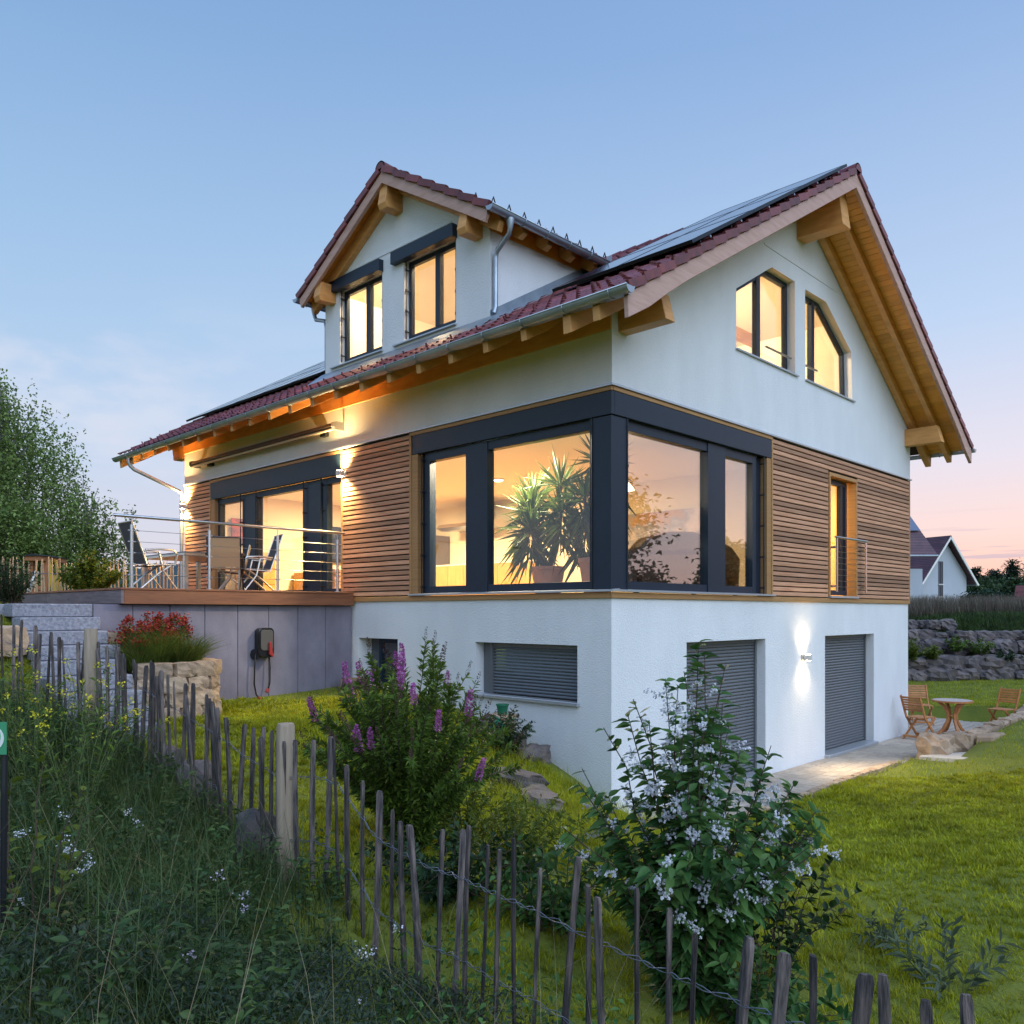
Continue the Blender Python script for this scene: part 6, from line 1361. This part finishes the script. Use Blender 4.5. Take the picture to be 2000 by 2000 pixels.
# the other half of that house: a cross wing whose roof carries solar panels
x, y = at(1768, 92); K2 = Vector((x, y, .3)); mb = MB()
wg = thing('neighbour_house', 'steep plum roof with blue solar panels just right of the house wall', 'house', (x, y, .2)); U = Vector((0, 0, 1)); q2 = lambda a, b, z: K2 + RT * a + FW * b + U * (z - K2.z)
MB().prism([q2(-9, 0, .2), q2(1.9, 0, .2), q2(1.9, 0, 7.4), q2(-9, 0, 7.4)], (0, 0, 0), FW * 8).build('wall', WALL2, wg)
for k in range(22):
    z0_, z1_ = 8.9 + 7.0 * k / 22, 8.9 + 7.0 * (k + 1) / 22 + .05; b0_, b1_ = -.8 + 4.6 * k / 22, -.8 + 4.6 * (k + 1) / 22; a0_, a1_ = 3.1 - 2.45 * k / 22, 3.1 - 2.45 * (k + 1) / 22
    MB().hexa([q2(-9, b0_, z0_ - .1), q2(a0_, b0_, z0_ - .1), q2(a1_, b1_, z1_ - .2), q2(-9, b1_, z1_ - .2), q2(-9, b0_, z0_ + .12), q2(a0_, b0_, z0_ + .12), q2(a1_, b1_, z1_ + .02), q2(-9, b1_, z1_ + .02)]).build('tile_row', ROOF2, wg)
BLUEPV = mat('blue_solar', (.02, .06, .16), .15, spec=.8)
for k in range(3):
    i0, i1 = 8 + k * 4.5, 8 + (k + 1) * 4.5 - .15; f = lambda i: (8.9 + 7.0 * i / 22 + .22, -.95 + 4.6 * i / 22, 2.9 - 2.45 * i / 22)
    (za, ba, aa), (zb2, bb, ab) = f(i0), f(i1); MB().hexa([q2(-8, ba, za), q2(aa, ba, za), q2(ab, bb, zb2), q2(-8, bb, zb2), q2(-8, ba, za + .08), q2(aa, ba, za + .08), q2(ab, bb, zb2 + .08), q2(-8, bb, zb2 + .08)]).build('solar_panel', BLUEPV, wg)
MB().tube([q2(-9, -.95, 8.8), q2(3.15, -.95, 8.8)], .11, 6).build('gutter', ZINC, wg)
x, y = at(1985, 135); gable_house('neighbour_house', 'low red roofed house half cut off at the right edge', Vector((x, y, .2)), (FW * .8 + RT * .6).normalized(), 9, (RT * .8 - FW * .6).normalized(), 16, .2, 3.6, 6.9, .5, [], mat('brick_roof', (.16, .05, .05), .6, rand=.2), 18)
# ---------------------------------------------------------------- boulder bank, tall grass on it
rw = thing('boulder_wall', 'rough retaining wall of large boulders at the foot of the grassy bank', 'retaining wall', at(1890, 29.5) + (.2,))
random.seed(5)
for row, (dz_, d0, n, sc) in enumerate(((.0, 28.9, 15, .9), (.42, 29.2, 14, 1.0), (.95, 29.9, 13, .95), (1.35, 30.5, 13, .8), (1.75, 31.1, 12, .72))):
    for k in range(n):
        px = 1772 + (k + random.random() * .5 + (row % 2) * .5) * 250 / (n - 1.5)
        x, y = at(px, d0 + random.uniform(-.15, .15)); s = sc * random.uniform(.8, 1.2)
        if row == 4 and px > 1860: continue
        put('boulder', random.choice(RND_ST), x, y, .38 + dz_, s * random.uniform(.56, .86), s * .6, s * random.uniform(.40, .56), math.atan2(RT.y, RT.x) + random.uniform(-.25, .25), rw, random.uniform(-.1, .1))
for i, (px, d, z, h, s, lf, lb) in enumerate([(1820, 28.9, .95, .55, .3, LEAF_YG, 'yellowing shrub growing out of the boulder wall'), (1868, 29.2, 1.2, .6, .35, LEAF_SP, 'green shrub among the upper boulders, left'), (1912, 29.2, 1.1, .65, .4, LEAF_SP, 'green shrub among the upper boulders, middle'), (1783, 28.6, .9, .9, .2, LEAF_YG, 'lime sprigs on the boulder wall right beside the house wall'), (1965, 29.0, .85, .5, .35, LEAF_DK, 'dark green tuft between the right hand boulders')]):
    bush('wall_shrub', lb, px, d, h, s, 24, 26, .09, .05, lf, z=z)
def band(px0, px1, d0, d1, n): px = rnd(px0, px1, n); d = rnd(d0, d1, n); l = (px - 1000) / 1632 * d; return CAM.x + FW.x * d + RT.x * l, CAM.y + FW.y * d + RT.y * l
x, y = band(1740, 2040, 31, 36, 26000); tag(blades('bank_grass', x, y, .35, .03, BLADE_W, 3, .6), kind='stuff')
x, y = band(1740, 2040, 34.5, 42, 15000); tag(blades('tall_dry_grass', x, y, .95, .022, leafmat('dry_seed', (.10, .085, .06), (.20, .16, .12), .2, .25), 4, .35), kind='stuff')
# ---------------------------------------------------------------- behind the terrace: fence, play tower, hills
bf = thing('paling_fence', 'thin chestnut paling fence beyond the terrace', 'fence', at(200, 18) + (2.9,)); random.seed(3)
pl_ = MB().tube([(0, 0, 0), (.006, .004, .4), (-.004, 0, .8), (0, 0, 1.0)], [.018, .019, .017, .01], 6).mesh('paling', PALE, smooth=40)
A_, B_ = Vector(at(-40, 17.2)), Vector(at(520, 19.5)); N_ = 78
for k in range(N_):
    p = A_.lerp(B_, k / (N_ - 1)); inst('paling', pl_, Matrix.Translation((p.x, p.y, 2.72)) @ Matrix.Rotation(random.gauss(0, .03), 4, 'X') @ Matrix.Rotation(random.gauss(0, .03), 4, 'Y') @ Matrix.Diagonal((1, 1, random.uniform(.92, 1.06), 1)), bf)
for z in (3.0, 3.42): MB().tube([(A_.x, A_.y, z), (B_.x, B_.y, z)], .008, 5).build('wire', WIRE, bf)
x, y = at(88, 20.5); pt_ = thing('play_tower', 'wooden play tower with yellow slide behind the far fence', 'play tower', (x, y, 2.7)); WD = mat('play_wood', (.35, .14, .06), .7); YL = mat('yellow_slide', (.60, .38, .02), .4)
P3 = lambda a, b, z: Vector((x, y, 0)) + RT * a + FW * b + Vector((0, 0, z))
for a, b in ((-.32, 0), (.04, 0), (-.32, .5), (.04, .5)): MB().beam(P3(a, b, 2.4), P3(a, b, 3.95), .09, .09, RT).build('post', WD, pt_)
MB().prism([P3(-.40, 0, 3.86), P3(.06, 0, 3.86), P3(.04, 0, 3.97), P3(-.36, 0, 3.97)], -FW * .2, FW * .9).build('roof', WD, pt_); MB().prism([P3(-.42, 0, 3.97), P3(.08, 0, 3.97), P3(-.2, 0, 4.03)], -FW * .25, FW * .95).build('roof_felt', DARKM, pt_)
for k in range(6): MB().beam(P3(-.36, -.02, 2.6 + k * .12), P3(.08, -.02, 2.6 + k * .12), .02, .10, (0, 0, 1)).build('plank', WD, pt_)
for s in (0, .32): MB().prism([P3(.05, s, 3.92), P3(.10, s, 3.9), P3(.34, s, 2.6), P3(.22, s, 2.6)], (0, 0, 0), FW * .05).build('slide_side', YL, pt_)
MB().prism([P3(.10, .05, 3.5), P3(.12, .05, 3.52), P3(.30, .05, 2.62), P3(.27, .05, 2.6)], (0, 0, 0), FW * .27).build('slide_bed', YL, pt_); MB().beam(P3(-.05, -.25, 3.6), P3(-.3, -.6, 2.5), .10, .05, RT).build('ladder_rail', WHITE, pt_)
# wooded hills across the valley
hp = np.linspace(-250, 640, 120); hd = np.linspace(0, 1, 16); V = []
prof = np.interp(hp, [-250, 60, 150, 235, 250, 300, 360, 430, 520, 640], [1128, 1126, 1128, 1124, 1112, 1103, 1101, 1104, 1118, 1140])
prof = prof + 1.6 * np.sin(hp * .21) + 1.1 * np.sin(hp * .53 + 1) + RNG.normal(0, .55, len(hp))
for k, u in enumerate(hd):
    for i, px in enumerate(hp):
        d = 1150 + 500 * u; top = 2.6 + (1196 - prof[i]) / 1632 * 1400; p = at(px, d); s = math.sin(min(u / .5, 1) * math.pi / 2); V.append((p[0], p[1], -60 + (top + 60) * s * (1 if u <= .5 else 1 - (u - .5)) + RNG.normal(0, 2)))
n_ = len(hp); i = (np.arange(len(hd) - 1)[:, None] * n_ + np.arange(n_ - 1)[None]).ravel()
tag(np_mesh('hills', V, np.stack([i, i + 1, i + n_ + 1, i + n_], 1), mat('hazed_forest', (.045, .085, .095), 1, col2=(.03, .06, .075), vscale=(.03, .03, .03), detail=6), smooth=True), kind='structure')  # blue of the distance haze is put into the forest colour
